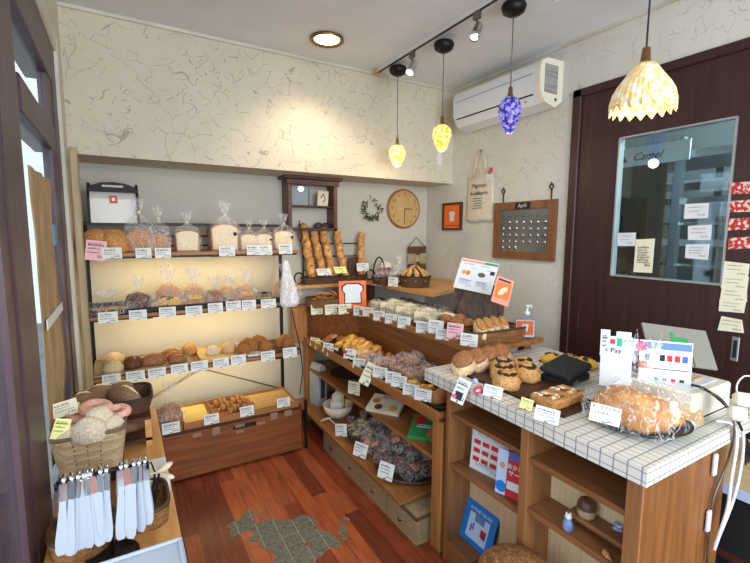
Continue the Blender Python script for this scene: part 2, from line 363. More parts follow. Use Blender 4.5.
    mgp=nt.nodes.new('ShaderNodeMix'); mgp.data_type='RGBA'; L.new(k.outputs['Fac'],mgp.inputs[0]); L.new(r4.outputs[0],mgp.inputs[6]); mgp.inputs[7].default_value=(*S(190,180,150),1)
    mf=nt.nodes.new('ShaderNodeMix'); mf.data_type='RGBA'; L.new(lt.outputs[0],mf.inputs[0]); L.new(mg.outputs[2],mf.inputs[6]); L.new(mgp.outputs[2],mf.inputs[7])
    L.new(mf.outputs[2],b.inputs['Base Color'])
    rr=nt.nodes.new('ShaderNodeMath'); rr.operation='MULTIPLY_ADD'; rr.inputs[1].default_value=.4; rr.inputs[2].default_value=.28; L.new(lt.outputs[0],rr.inputs[0]); L.new(rr.outputs[0],b.inputs['Roughness'])
    bp=nt.nodes.new('ShaderNodeBump'); bp.invert=True; bp.inputs['Strength'].default_value=.3; bp.inputs['Distance'].default_value=.002; L.new(k.outputs['Fac'],bp.inputs['Height']); L.new(bp.outputs[0],b.inputs['Normal'])
    return m
M['floor']=floor_mat()
struct('floor',MB().box(XL-.05,3.9,-1.6,3.3,-.06,0),M['floor'])
struct('ceiling',MB().box(XL-.03,3.9,-1.6,3.3,ZC,ZC+.06),M['ceil'])
struct('wall_back',MB().box(XL-.03,XR+.1,YN,YN+.1,0,1.845),M['wp_n'])
mb=MB().box(XL-.03,XR+.1,YU,YN+.1,1.845,ZC); struct('wall_back_upper',mb,M['wp_up'])
# right wall around the door opening
DY=1.678; DZ=2.278
struct('wall_right',MB().box(XR,XR+.12,DY,YN+.1,0,ZC).box(XR,XR+.12,-1.6,DY,DZ,ZC),M['wp_r'])
# thin crown mouldings
struct('trim_1',MB().box(XL,XR,YU-.012,YU,ZC-.018,ZC),'trim')
struct('trim_2',MB().box(XR-.012,XR,-1.6,YU-.012,ZC-.018,ZC),'trim')
# left wall with glazed opening
OY,OZ=2.30,2.17
struct('wall_left',MB().box(XL-.03,XL,OY+.10,YN+.1,0,ZC).box(XL-.03,XL,-1.6,OY+.10,OZ+.07,ZC),M['wp_up'])
t=MB(); t.box(XL-.01,XL+.018,OY+.04,OY+.14,0,OZ+.11,bev=.008); t.box(XL-.01,XL+.018,-1.6,OY+.04,OZ+.03,OZ+.11,bev=.008)
struct('trim_3',t,'trim')
t=MB(); t.box(XL+.018,XL+.05,2.53,2.62,0,1.84,bev=.006); struct('trim_4',t,'woodpost')
# baseboard on the back wall below the racks
struct('baseboard_back',MB().box(XL,XR,YN-.012,YN,0,.06),'wood_dark')
def pr(y0,y1,z0,z1,x0=-.06,x1=.002): return (XL+x0,XL+x1,y0,y1,z0,z1)
# window_1 : far glazed panel
w=MB(); w.box(*pr(2.20,2.34,0,OZ+.03,-.03,.006),bev=.004); w.box(*pr(1.48,2.20,2.04,OZ+.03,-.08,.006),bev=.004); 
w.box(*pr(1.48,2.20,1.76,1.86,-.07,.004),bev=.004); w.box(*pr(2.09,2.20,0,2.04,-.03,.0)); w.box(*pr(1.48,2.09,0,.5,-.05,.0))
win=w.build('window_1','sash'); win['kind']='structure'
MB().box(XL-.014,XL-.010,1.42,2.09,.5,1.76).build('pane','pane',win)
MB().box(XL-.014,XL-.010,1.42,2.20,1.86,2.04).build('pane','pane',win)
# big mullion
struct('trim_5',MB().box(XL-.10,XL+.006,1.20,1.42,0,ZC-.4,bev=.004),'sash')
w=MB(); w.box(*pr(-1.6,1.2,2.0,OZ+.03,-.09,.014),bev=.004); w.box(*pr(1.12,1.2,0,2.0,-.08,.002)); w.box(*pr(-1.6,1.12,.0,.12,-.08,.0))
w.box(*pr(-1.6,1.12,1.72,1.80,-.08,-.01)); w.box(*pr(.1,.2,0,2.0,-.08,-.01))
win2=w.build('window_2','sash'); win2['kind']='structure'
MB().box(XL-.014,XL-.010,-1.6,1.12,.12,1.72).build('pane','pane',win2)
MB().box(XL-.014,XL-.010,-1.6,1.12,1.80,2.0).build('pane','pane',win2)
# paper blind hung in the window
def sheet(name,mat,pts,thick=.0012,n=10,wob=.01,seed=0):
    pass
b=MB(); ny,nz=14,20; vs=[]; fs=[]
for i in range(nz+1):
    for j in range(ny+1):
        u=j/ny; v=i/nz; y0,y1=1.49,1.93
        z=1.625-v*(.86-.28*(u**2)*0)-.0
        if v>.75: y1=1.93-(v-.75)*1.1
        y=y0+(y1-y0)*u
        x=XL+.004+.006*math.sin(u*17+v*4)*(.3+.7*u)+.003*noise.noise((u*4,v*6,2))
        vs.append((x,y,z))
for i in range(nz):
    for j in range(ny): a=i*(ny+1)+j; fs.append((a,a+1,a+ny+2,a+ny+1))
b.add(vs,fs,0,None,True)
o=b.build('paper_blind',[noisy('tan blind cloth',S(176,150,110),S(146,120,84),scale=7,stretch=(1,6,1),rough=.9,bump=.3)]); tag(o,'tan wrinkled cloth taped up inside the far window pane','blind')
so=o.modifiers.new('s','SOLIDIFY'); so.thickness=.002
MB().box(XL+.010,XL+.013,1.84,1.90,1.40,1.47).build('tape',nmat('blue tape',S(60,150,190),.5),o)
MB().box(XL+.009,XL+.012,1.55,1.93,1.16,1.19,T=TR()).build('tape',M['white'],o)
# outside: pavement, added dark slats standing in for reflections in the glass
struct('ground',MB().box(-9,XL-.06,-8,9,-.22,-.1),noisy('asphalt',S(110,112,116),S(134,136,138),scale=4,rough=.9,bump=.1))
t=thing('added_railing_root','added dark slats standing in for reflections in the near glass door','added_railing',(-.75,.9,-.1))
f=MB()
for i in range(9): f.box(-.02,.02,-1.2+i*.3,-1.17+i*.3,0,1.15)
f.box(-.03,.03,-1.25,1.3,1.1,1.16); f.box(-.02,.02,-1.25,1.3,.2,.24)
bpy.data.objects.remove(t)
o=f.build('added_railing','sash',None,(-.75,.9,-.1)); tag(o,'added dark slats standing in for reflections in the near glass door','added_railing')
# ---- right door, frame and kitchen beyond
struct('trim_6',MB().box(XR-.02,XR+.12,DY-.055,DY,0,DZ,bev=.004).box(XR-.02,XR+.12,-1.6,DY,DZ-.045,DZ,bev=.004),'door')
dx0,dx1=XR-.005,XR+.03
wy0,wy1,wz0,wz1=.872,1.385,1.222,1.958
d=MB(); d.box(dx0,dx1,wy1,DY-.055,0,DZ-.045); d.box(dx0,dx1,.70,wy0,0,DZ-.045); d.box(dx0,dx1,wy0,wy1,wz1,DZ-.045); d.box(dx0,dx1,wy0,wy1,0,wz0)
door=d.build('door_1','door'); door['kind']='structure'
f=MB(); g_=.004
f.box(dx0-.008,dx1,wy0-g_,wy0+g_,wz0,wz1); f.box(dx0-.008,dx1,wy1-g_,wy1+g_,wz0,wz1); f.box(dx0-.008,dx1,wy0,wy1,wz0-g_,wz0+g_); f.box(dx0-.008,dx1,wy0,wy1,wz1-g_,wz1+g_)
f.build('window_frame','steel',door)
MB().box(dx0+.012,dx0+.016,wy0,wy1,wz0,wz1).build('pane',glass('door glass',.09,.03,(.84,.94,.96)),door)
h=MB(); hp=at(735,350,0,dx0); h.box(dx0-.004,dx0,hp.y-.014,hp.y+.014,hp.z-.05,hp.z+.06,bev=.004); hd=h.build('door_handle','steel',door)
MB().box(dx0-.006,dx0-.004,hp.y-.007,hp.y+.007,hp.z-.035,hp.z+.045).build('finger_slot','black',hd)
hp=at(577,320,0,dx0); MB().box(dx0-.004,dx0,hp.y-.012,hp.y+.012,hp.z-.05,hp.z+.05,bev=.003).build('door_handle','doorx',door)
d=MB().box(XR+.04,XR+.08,-1.6,.78,0,DZ-.045); d2=d.build('door_2','door'); d2['kind']='structure'
# kitchen
kw=nmat('dim kitchen wall',S(128,134,136),.7)
struct('wall_kitchen',MB().box(3.7,3.8,-1.6,3.2,0,ZC).box(XR+.12,3.8,2.2,2.3,0,ZC).box(XR+.12,3.8,-1.6,-1.5,0,ZC),kw)
t=thing('proofing_cabinet','steel tray rack with many shelves behind the door glass','rack',(2.95,1.25,0))
f=MB(); W=.34
for sx in (-.25,.25):
    for sy in (-W,0.0,W): f.box(sx-.02,sx+.02,sy-.02,sy+.02,0,1.98)
f.box(-.27,.27,-W-.02,W+.02,1.86,1.9); f.build('frame','steel',t)
for i in range(13): MB().box(-.24,.24,-W+.02,W-.02,.35+i*.115,.365+i*.115+(.02 if i%2 else 0)).build('tray','chrome' if i%3 else 'white',t)
MB().box(-.27,-.255,.06,W+.02,.3,1.86).build('side_panel','black',t)
s=thing('cabinet_sign','white sign strip lettered Camel above the tray rack','sign',(2.66,1.45,1.90))
MB().box(0,.012,-.26,.14,-.05,.06).build('board','white',s)
letter(s,'Camel','ink',.062,0,0); s.children[-1].rotation_euler=(PI/2,0,-PI/2); s.children[-1].location=(-.004,-.04,.0)
tr=MB().prism([(.0,-.03),(.05,-.02),(.02,.03)],0,.002,T=Matrix.Rotation(-PI/2,4,'Z')@Matrix.Rotation(PI/2,4,'X')@TR(-.12,0,.003)); tr.build('emblem','ink',s)
s['label']='white sign strip lettered Camel above the tray rack'
# ---------------------------------------------------------------- lights
w=bpy.data.worlds.new('world'); SC.world=w; w.use_nodes=True; bg=w.node_tree.nodes['Background']; bg.inputs[0].default_value=(.80,.90,1,1); bg.inputs[1].default_value=1.35
def area(name,loc,target,sx,sy,pw,col=(1,1,1),spread=None):
    l=bpy.data.lights.new(name,'AREA'); l.shape='RECTANGLE'; l.size=sx; l.size_y=sy; l.energy=pw; l.color=col
    if spread: l.spread=spread
    o=bpy.data.objects.new(name,l); COL.objects.link(o); o.location=loc; o.rotation_euler=(Vector(target)-Vector(loc)).to_track_quat('-Z','Y').to_euler(); return o
def point(name,loc,pw,col,r=.03):
    l=bpy.data.lights.new(name,'POINT'); l.energy=pw; l.color=col; l.shadow_soft_size=r; o=bpy.data.objects.new(name,l); COL.objects.link(o); o.location=loc; return o
WARM=(1,.80,.52)
area('window_daylight',(XL-2.6,.4,1.9),(1.2,1.4,.8),4.4,2.4,115,(.84,.92,1))
area('added_rear_fill',(.9,-1.55,1.7),(1.1,2.4,1.2),2.6,1.8,95,(.86,.93,1))  # fill lamp added on the open side behind the camera
point('kitchen_lamp',(2.75,.35,2.25),75,(.8,.95,1),.1)
# ================================================================ FURNITURE
# ---- wooden display rack (front edge runs in depth)
RX=1.156; RZ=.668
rack=thing('display_rack','long honey wood three tier bakery rack with a raised back shelf','shelf',(RX,1.42,0))
def rb(name,mat,*boxes,bev=.003,parent=None):
    m=MB()
    for b in boxes: m.box(b[0]-RX,b[1]-RX,b[2]-1.42,b[3]-1.42,b[4],b[5],bev=bev)
    return m.build(name,mat,parent or rack)
rb('main_shelf','wood_rack',(RX,1.95,1.41,YN-.01,RZ-.035,RZ))
rb('main_shelf_edge','wood_rack',(RX-.012,RX,1.40,YN-.01,RZ-.045,RZ+.006))
rb('middle_shelf','wood_rack',(RX+.02,1.62,1.47,YN-.02,.415,.435))
rb('bottom_shelf','wood_rack',(1.085,1.62,1.60,YN-.02,.145,.165))
rb('leg','wood_rackz',(1.172,1.25,1.40,1.47,0,RZ-.045),bev=.004); rb('leg','wood_rackz',(1.172,1.24,2.99,YN-.015,0,RZ-.045),bev=.004)
rb('leg','wood_rackz',(1.86,1.93,1.41,1.48,0,RZ-.035)); 
rb('back_panel','wood_part',(1.60,1.62,1.47,YN-.02,.165,RZ-.036))
rb('partition','wood_part',(1.425,1.445,1.465,2.66,RZ,.885))
d=MB(); L_=math.dist((1.425,2.66),(1.20,3.05)); d.box(0,L_,-.01,.01,RZ,.885); a=math.atan2(3.05-2.66,1.20-1.425)
d.build('corner_partition','wood_part',rack,(1.435-RX,2.655-1.42,0),(0,0,a))
rb('end_panel','wood_rackz',(1.055,1.175,2.985,3.01,RZ-.04,.885),bev=.004)
sh=MB().prism([(1.405-RX,1.44-1.42),(1.87-RX,1.44-1.42),(1.87-RX,3.06-1.42),(1.06-RX,3.06-1.42),(1.06-RX,3.0-1.42),(1.20-RX,3.0-1.42),(1.405-RX,2.66-1.42)],.885,.908)
sh.build('upper_shelf','wood_rack',rack)
rb('upper_lip','wood_rack',(1.40,1.412,1.44,2.66,.88,.918),bev=.002)
rb('leg','wood_rackz',(1.80,1.85,1.50,1.55,RZ,.885)); rb('end_board','wood_part',(1.44,1.60,1.466,1.48,.80,.885))
# storage boxes beneath
BXL=('nearest to the counter of the four','second from the counter of the four','third from the counter of the four','furthest back of the four')
bm_=wicker('box weave',S(184,160,124),S(160,136,100),46)
for i in range(4):
    y0=1.492+i*.268; t=thing('storage_box','grey beige woven floor box under the wooden rack, '+BXL[i],'box',(1.11,y0,0),group='woven boxes under the rack')
    W,H=.258,.135; m=MB(); uv=lambda a,b,c,d:((a,c),(b,c),(b,d),(a,d))
    D=.40
    vs=[(0,0,0),(0,W,0),(0,W,H),(0,0,H),(D,0,0),(D,W,0),(D,W,H),(D,0,H)]
    m.add(vs,[(0,3,2,1),(0,4,7,3),(1,2,6,5),(3,7,6,2),(4,5,6,7)],0,None,False,[((0,0),(0,H),(W,H),(W,0)),((0,0),(D,0),(D,H),(0,H)),((0,0),(0,H),(D,H),(D,0)),((0,0),(D,0),(D,W),(0,W)),((0,0),(W,0),(W,H),(0,H))])
    m.build('body',bm_,t)
    r=MB(); r.box(-.003,D,-.003,.004,H-.012,H+.003); r.box(-.003,D,W-.004,W+.003,H-.012,H+.003); r.box(-.003,.004,0,W,H-.012,H+.003); r.build('rim','wickerg',t)
    MB().tube([(-.006,W/2-.015,.06),(-.012,W/2,.052),(-.006,W/2+.015,.06)],.003,6).build('handle','blackmetal',t)
# ---- metal shelving by the back wall
sv=thing('bread_shelving','black metal and wood wall rack with three bread shelves','shelf',(-.17,2.6,0))
def sb(name,mat,m,parent=None): return m.build(name,mat,parent or sv)
X0,X1=-.165,.975
for (px,py) in ((0,0),(1,0),(0,1),(1,1)):
    x=(0 if px==0 else X1-X0+.0); y=.012 if py==0 else .37
    if px==1 and py==0: sb('post','blackmetal',MB().box(x+.03,x+.046,y-.008,y+.008,0,.34)); continue
    if px==0 and py==0: sb('post','blackmetal',MB().box(x-.012,x+.014,y-.012,y+.012,0,1.46)); continue
    sb('post','blackmetal',MB().box(x-.010,x+.010,y-.01,y+.01,0,1.50))
SH=(1.335,1.008,.678)
for z in SH:
    sb('shelf_board','wood_rackx',MB().box(.0,X1-X0+.01,.0,.37,z-.018,z,bev=.002))
    b=MB(); b.box(-.01,X1-X0,.03,.045,z-.030,z-.0185); b.box(-.01,X1-X0,.32,.335,z-.030,z-.0185)
    for i in range(3): b.box(.25+i*.36,.30+i*.36,-.004,.10,z-.030,z-.0185)
    sb('shelf_bracket','blackmetal',b)
for z in (1.495,1.42,1.36): sb('back_rail','blackmetal',MB().box(-.01,X1-X0+.01,.365,.375,z-.006,z+.006))
# slatted top at the back carries the slicer box
sb('top_ledge','blackmetal',MB().box(-.01,X1-X0+.01,.20,.385,1.482,1.494))
for (x,s_) in ((-.03,1),(X1-X0+.0,-1)):
    pts=[(x-.01*s_-.02*s_*math.sin(t*.35)*(1-t/14),.0,1.39+.011*t) for t in range(13)]
    sb('scroll_finial','blackmetal',MB().tube(pts,[.007-.0003*i for i in range(13)],6))
br_=MB(); a=at(141,404,1,2.968); b=at(204,368,1,2.968); c=at(283,389,1,2.968)
o_=Vector((-.17,2.6,0))
for dz in (0,.012): br_.tube([Vector((a.x-.15,2.975,a.z-.085+dz))-o_,Vector((b.x,2.975,b.z+dz))-o_],.0035,6)
br_.tube([Vector((b.x-.02,2.97,b.z))-o_,Vector((c.x,2.97,c.z))-o_],.005,6)
sb('cross_brace','grayrod',br_)
# under shelf lamps
for z in SH:
    l=MB().box(.08,X1-X0-.10,.275,.305,z-.0225,z-.0182)
    a_=area('shelf_lamp',(.40,2.90,z-.0235),(.40,3.0,z-.25),.95,.08,(3.4 if z>1.2 else 2.6),(1,.78,.36)); sb('lamp_strip',nmat('warm lamp strip %d'%int(z*10),(1,.9,.7),.5,emit=(1,.82,.5),es=4),l)
# ---- chest under the shelving
ch=thing('wooden_chest','long reddish wooden chest standing on the floor below the bread trays','chest',(-.17,2.60,0))
MB().box(0,1.145,0,.40,.012,.285,bev=.003).build('body','wood_chest',ch)
MB().box(.01,1.135,-.008,.0,.024,.27,bev=.002).build('front_panel','wood_chest',ch)
MB().box(-.003,1.148,.01,.40,.288,.304).build('lid','wood_dark',ch)
MB().box(.70,.84,-.010,-.006,.248,.272).build('finger_slot','black',ch)
stk=nmat('faded grey tape',S(150,120,96),.7)
for (x,y,w,h) in ((197,435,8,4),(216,431,7,8),(240,425.5,9,3),(240,431.5,8,3),(261,423,8,3),(274,416,7,7),(288,413,8,6)):
    p=at(x,y,1,2.589); k=kpx(p); MB().box(-w*k/2,w*k/2,-.001,.001,-h*k/2,h*k/2).build('tape_label',stk,ch,(p.x+.17,p.y-2.6,p.z))
# ---- corner shelves on the wall
t=thing('wall_shelf','light wood shelf board filling the corner behind the baguettes','shelf',(1.69,3.08,1.05))
a=at(292,286,1,2.95)
P=[(a.x,2.95),(1.67,2.95),(1.71,2.17),(2.0,2.28),(2.33,2.7),(2.33,3.08),(a.x,3.08)]
MB().prism([(x-1.69,y-3.08) for x,y in P],-.012,.012).build('shelf_board',wood('light shelf board',S(206,152,92),S(176,122,66),1),t)
m=MB(); m.box(-.0,.03,-.16,.0,-.13,-.012); m.box(-.0,.03,-.02,.0,-.24,-.012); m.build('bracket','wood_dark',t)
MB().box(.35,.38,-.5,-.47,-.05,-.012).build('bracket','wood_dark',t)
m=MB(); m.box(2.24-1.69,2.33-1.69,2.62-3.08,2.66-3.08,-.05,-.012); m.build('bracket','wood_dark',t)
# ---- wall cabinet frame
t=thing('wall_display_case','dark brown open wooden wall shelf with cornice above the baguettes','shelf',(1.03,3.088,1.46))
def wb(n,mt,*b,bev=.003):
    m=MB(); [m.box(*q,bev=bev) for q in b]; return m.build(n,mt,t)
zt=.375
wb('side_panel','wood_darkz',(0.0,.03,-.13,0,0,zt)); wb('side_panel','wood_darkz',(.355,.385,-.13,0,0,zt))
wb('cornice','wood_dark',(-.03,.415,-.16,0,zt-.012,zt+.012)); wb('top_rail','wood_dark',(-.01,.395,-.14,-.1,zt-.05,zt-.012))
wb('shelf','wood_dark',(.03,.355,-.12,0,.17,.182)); wb('bottom_board','wood_dark',(.0,.385,-.13,0,0,.02))
MB().box(.035,.17,-.10,-.094,.183,.315).build('glass_door','clear',t); wb('glass_stop','wood_darkz',(.168,.173,-.102,-.092,.183,.315),bev=0)
o=MB().box(-.045,.045,-.003,.003,0,.11).build('postcard','linen',None,(1.03+.28,3.088-.09,1.46+.1825),(.12,0,.12)); tag(o,'small floral postcard standing in the dark wall shelf','card')
MB().tube([(-.02,-.004,.06),(0,-.004,.09),(.02,-.004,.05),(.0,-.004,.03)],.004,6).build('drawing','ink',o)
for i,(x,w_) in enumerate(((.26,.03),(.32,.03))):
    o=MB().blob(w_,w_*.6,w_*1.3,amp=.2,freq=3,seed=i).build('figurine',nmat('dark clay %d'%i,S(60,50,46),.6),None,(1.03+x,3.03,1.48)); tag(o,'small dark ornament on the bottom of the wall shelf, '+('left' if i==0 else 'right')+' one','ornament')
o=MB().blob(.03,.03,.035,amp=.1).build('figurine',nmat('red clay',S(150,70,50),.6),None,(1.03+.14,3.03,1.48)); tag(o,'small reddish ornament at the left on the wall shelf bottom','ornament')
# ---- tiled counter top and cabinet
def tile_mat():
    m=nmat('white mosaic tile',S(232,232,226),.25); nt=m.node_tree; L=nt.links; b=nt.nodes['Principled BSDF']
    g=nt.nodes.new('ShaderNodeTexCoord'); sp=nt.nodes.new('ShaderNodeSeparateXYZ'); L.new(g.outputs['Object'],sp.inputs[0]); s=.025; prev=None
    for i in range(3):
        a=nt.nodes.new('ShaderNodeMath'); a.operation='MULTIPLY'; a.inputs[1].default_value=(1/.0375 if i==1 else 1/s); L.new(sp.outputs[i],a.inputs[0])
        c=nt.nodes.new('ShaderNodeMath'); c.operation='PINGPONG'; c.inputs[1].default_value=.5; L.new(a.outputs[0],c.inputs[0])
        d=nt.nodes.new('ShaderNodeMath'); d.operation='LESS_THAN'; d.inputs[1].default_value=.055; L.new(c.outputs[0],d.inputs[0])
        if prev is None: prev=d
        else:
            e=nt.nodes.new('ShaderNodeMath'); e.operation='MAXIMUM'; L.new(prev.outputs[0],e.inputs[0]); L.new(d.outputs[0],e.inputs[1]); prev=e
    mx=nt.nodes.new('ShaderNodeMix'); mx.data_type='RGBA'; L.new(prev.outputs[0],mx.inputs[0]); mx.inputs[6].default_value=(*S(222,218,206),1); mx.inputs[7].default_value=(*S(142,146,152),1); L.new(mx.outputs[2],b.inputs['Base Color'])
    bp=nt.nodes.new('ShaderNodeBump'); bp.invert=True; bp.inputs['Strength'].default_value=.5; bp.inputs['Distance'].default_value=.002; L.new(prev.outputs[0],bp.inputs['Height']); L.new(bp.outputs[0],b.inputs['Normal'])
    return m
CX0,CX1,CY0,CY1,CZ=1.122,1.87,.535,1.455,.856
g_=.0125
ct=MB().box(-g_,CX1-CX0,-g_,CY1-CY0,-.0375,g_).build('tiled_counter',tile_mat(),None,(CX0+g_,CY0+g_,CZ-g_)); tag(ct,'white mosaic tiled sales counter top with square edge','counter')
KX=1.17; cz=CZ-.05
cab=thing('counter_cabinet','brown open fronted wooden cabinet carrying the tiled counter','cabinet',(KX,.56,0))
def kb(n,mt,*b,bev=.002):
    m=MB(); [m.box(q[0]-KX,q[1]-KX,q[2]-.56,q[3]-.56,q[4],q[5],bev=bev) for q in b]; return m.build(n,mt,cab)
kb('end_panel','wood_end',(KX,1.66,.56,.585,0,cz)); kb('front_stile','wood_cabz',(KX-.008,KX,.56,.605,0,cz))
kb('side_panel','wood_cabz',(KX,1.62,1.352,1.375,0,cz)); kb('divider','wood_cabz',(KX-.004,1.55,.938,.972,0,cz))
kb('rail','wood_cab',(KX,KX+.02,.972,1.352,.775,cz))
kb('shelf','wood_cab',(KX+.01,1.47,.972,1.352,.668,.686)); kb('shelf','wood_cab',(KX+.01,1.30,.972,1.352,.44,.458))
kb('plinth_box','wood_cab',(KX+.0,1.295,1.02,1.352,0,.10))
kb('shelf','wood_cab',(KX+.005,1.47,.605,.938,.662,.682)); kb('shelf','wood_cab',(KX+.005,1.30,.605,.938,.478,.498))
kb('small_shelf','wood_cab',(1.228,1.30,.605,.83,.518,.535),bev=.006)
kb('back_panel','bead',(1.30,1.31,.585,1.352,0,.668)); kb('upper_back_panel','wood_cab',(1.468,1.48,.585,1.352,.668,cz))
m=MB().box(-.006,.006,-.012,.012,-.03,.03,bev=.003)
for (px,py) in ((713,464),(706.5,520)):
    p=at(px,py,1,.556); MB().box(-.010,.010,-.010,0,-.035,.035,bev=.003).build('cable_clip','white',cab,(p.x-KX,p.y-.56,p.z))
    
# low bench to the right of the counter
t=thing('side_bench','pale topped low bench with a dark open base beyond the counter','bench',(1.80,.30,0))
MB().box(0,.5,-.2,.70,.54,.57,bev=.003).build('bench_top',wood('sand top',S(214,190,146),S(196,170,124)),t)
MB().box(-.006,0,-.2,.70,.54,.575).build('edge_strip','paleblue',t); MB().box(.03,.5,-.18,.68,0,.54).build('base','black',t)
m=MB(); [m.box(.0,.03,-.18,.68,z,z+.012) for z in (.1,.2,.3)]; m.build('slats','wood_dark',t)
# ---- left table
tb=thing('service_table','light oak side table under the left window holding tongs and trays','table',(-.19,.85,0))
MB().box(0,.282,0,1.15,.672,.70,bev=.003).build('tabletop','wood_table',tb)
MB().box(.01,.27,.02,1.13,.60,.672).build('apron','wood_table',tb)
for x in (.02,.24):
    for y in (.02,1.10): MB().box(x,x+.03,y,y+.03,0,.60).build('leg','wood_table',tb)
MB().box(.283,.292,.0,1.1,.60,.655).build('side_rail','wood_dark',tb)
# ================================================================ WALL ITEMS
# air conditioner
A0=at(563,62,0,XR); y0,y1=1.765,2.53
ac=thing('air_conditioner','white split air conditioner high on the right wall beside the door','air conditioner',(XR,y0,2.20))
prof=[(0,.04),(-.06,.0),(-.15,.02),(-.195,.085),(-.20,.20),(-.19,.245),(-.14,.27),(0,.275)]
def acp(ya,yb,mt,name,sc=1):
    n=len(prof); vs=[(x*sc,ya,z) for x,z in prof]+[(x*sc,yb,z) for x,z in prof]
    fs=[tuple(range(n)),tuple(range(n,2*n))[::-1]]+[(i,n+i,n+(i+1)%n,(i+1)%n) for i in range(n)]
    return MB().add(vs,fs).build(name,mt,ac)
acp(.03,y1-y0,'whiteac','body'); acp(0,.03,'cream','end_cap',1.02)
MB().box(-.165,-.05,-.004,.0,.075,.235,bev=.002).build('side_grille',noisy('grey louvre',S(120,118,112),S(160,158,150),scale=4,stretch=(1,1,40),bump=0),ac)
MB().lathe([(0,0),(.009,0),(.009,.003),(0,.004)],12,T=TR(-.06,-.0,.045,PI/2)).build('knob','ink',ac)
MB().box(-.006,0,.06,y1-y0-.03,-.004,.004,T=TR(-.185,0,.072,0,-.6,0)).build('air_slot','ink',ac)
MB().box(-.002,0,.06,y1-y0-.03,-.0015,.0015,T=TR(-.2015,0,.185)).build('panel_seam','navy',ac)
MB().box(-.002,0,.12,.14,-.006,.006,T=TR(-.165,0,.045,0,-.9,0)).build('sensor','ink',ac)
MB().box(-.002,0,.2,.3,-.006,.006,T=TR(-.165,0,.045,0,-.9,0)).build('display_window','paleblue',ac)
# electric outlet
p=at(439,159,1,YU); t=thing('wall_outlet','white outlet plate on the upper wall behind the second bulb','outlet',(p.x,YU,p.z)); MB().box(-.022,.022,-.006,0,-.045,.045,bev=.003).build('plate','white',t); MB().box(-.008,.008,-.008,-.006,-.012,.012).build('socket','cream',t)
# clock
p=at(403,209,1,YN); t=thing('wall_clock','round pale wooden clock without glass on the back wall','clock',(p.x,YN,p.z))
ckm=wood('clock face bamboo',S(206,172,112),S(186,150,92),2)
MB().lathe([(0,0),(.15,0),(.15,.02),(.163,.022),(.168,.012),(.168,0)],40,T=TR(rx=PI/2)).build('rim','wood_tray',t)
MB().lathe([(0,.021),(.15,.021)],40,T=TR(rx=PI/2)).build('face',ckm,t)
for i in range(12):
    a=PI/2-2*PI*(i+1)/12; letter(t,str(i+1),'wood_dark',.034,.125*math.cos(a),.125*math.sin(a),-.0225,name='numeral')
MB().box(-.003,.003,-.001,.001,0,.075,T=TR(0,-.025,0,0,PI/2*1.0,0)).build('hour_hand','wood_dark',t); MB().box(-.002,.002,-.001,.001,-.0,.11,T=TR(0,-.026,0,0,PI,0)).build('minute_hand','wood_dark',t)
# wreath
p=at(371,209,1,YN-.02); t=thing('leaf_wreath','small wire ring wreath of dark green leaves beside the clock','wreath',(p.x,p.y,p.z))
MB().tube([(.075*math.cos(a*PI/12),0,.075*math.sin(a*PI/12)) for a in range(24)],.004,6,closed=True).build('ring','cream',t)
m=MB()
for i in range(46):
    a=rnd.uniform(PI*.75,PI*2.25) if i<38 else rnd.uniform(0,2*PI); r=.075+rnd.uniform(-.02,.025); q=rnd.uniform(0,2*PI)
    m.blob(.022,.004,.010,T=TR(r*math.cos(a),rnd.uniform(-.02,.0),r*math.sin(a)-.003,0,q,0),nu=8,nv=6,flat=1)
m.build('leaves',noisy('dark leaf',S(40,56,44),S(66,84,62),scale=30),t)
MB().tube([(0,.018,.12),(0,.0,.078)],.002,5).build('hanger','ink',t)
# framed orange print
def quad(p4,th,name,mt,parent=None,off=(0,0,0),bor=0):
    pass
p=at(453,216.5,0,XR); a=at(443.5,216,0,XR); b=at(462.5,216,0,XR); c=at(453,203,0,XR); e=at(453,230.5,0,XR)
fw=abs(a.y-b.y); fh=c.z-e.z
t=thing('framed_print','small orange picture in a brown frame on the right wall','picture',(XR,p.y,p.z-fh/2),(0,0,-PI/2))
m=MB(); q=.018; m.box(-fw/2,fw/2,-.02,0,0,q); m.box(-fw/2,fw/2,-.02,0,fh-q,fh); m.box(-fw/2,-fw/2+q,-.02,0,q,fh-q); m.box(fw/2-q,fw/2,-.02,0,q,fh-q); m.build('frame','wood_dark',t)
MB().box(-fw/2+q,fw/2-q,-.01,-.006,q,fh-q).build('print','orange',t)
SL=[(-.5,-.5),(.5,-.5),(.47,.05),(.62,.2),(.6,.42),(.35,.55),(-.35,.55),(-.6,.42),(-.62,.2),(-.47,.05)]
def slice_shape(w,h,z,y,mt,parent,name='bread_shape'):
    m=MB().prism([(x*w,yy*h) for x,yy in SL],0,.001,T=TR(0,y,z,PI/2)); return m.build(name,mt,parent)
slice_shape(.055,.075,fh/2,-.011,'white',t); MB().box(-fw/2+.03,fw/2-.03,-.0115,-.0105,q+.016,q+.024).build('caption','red',t)
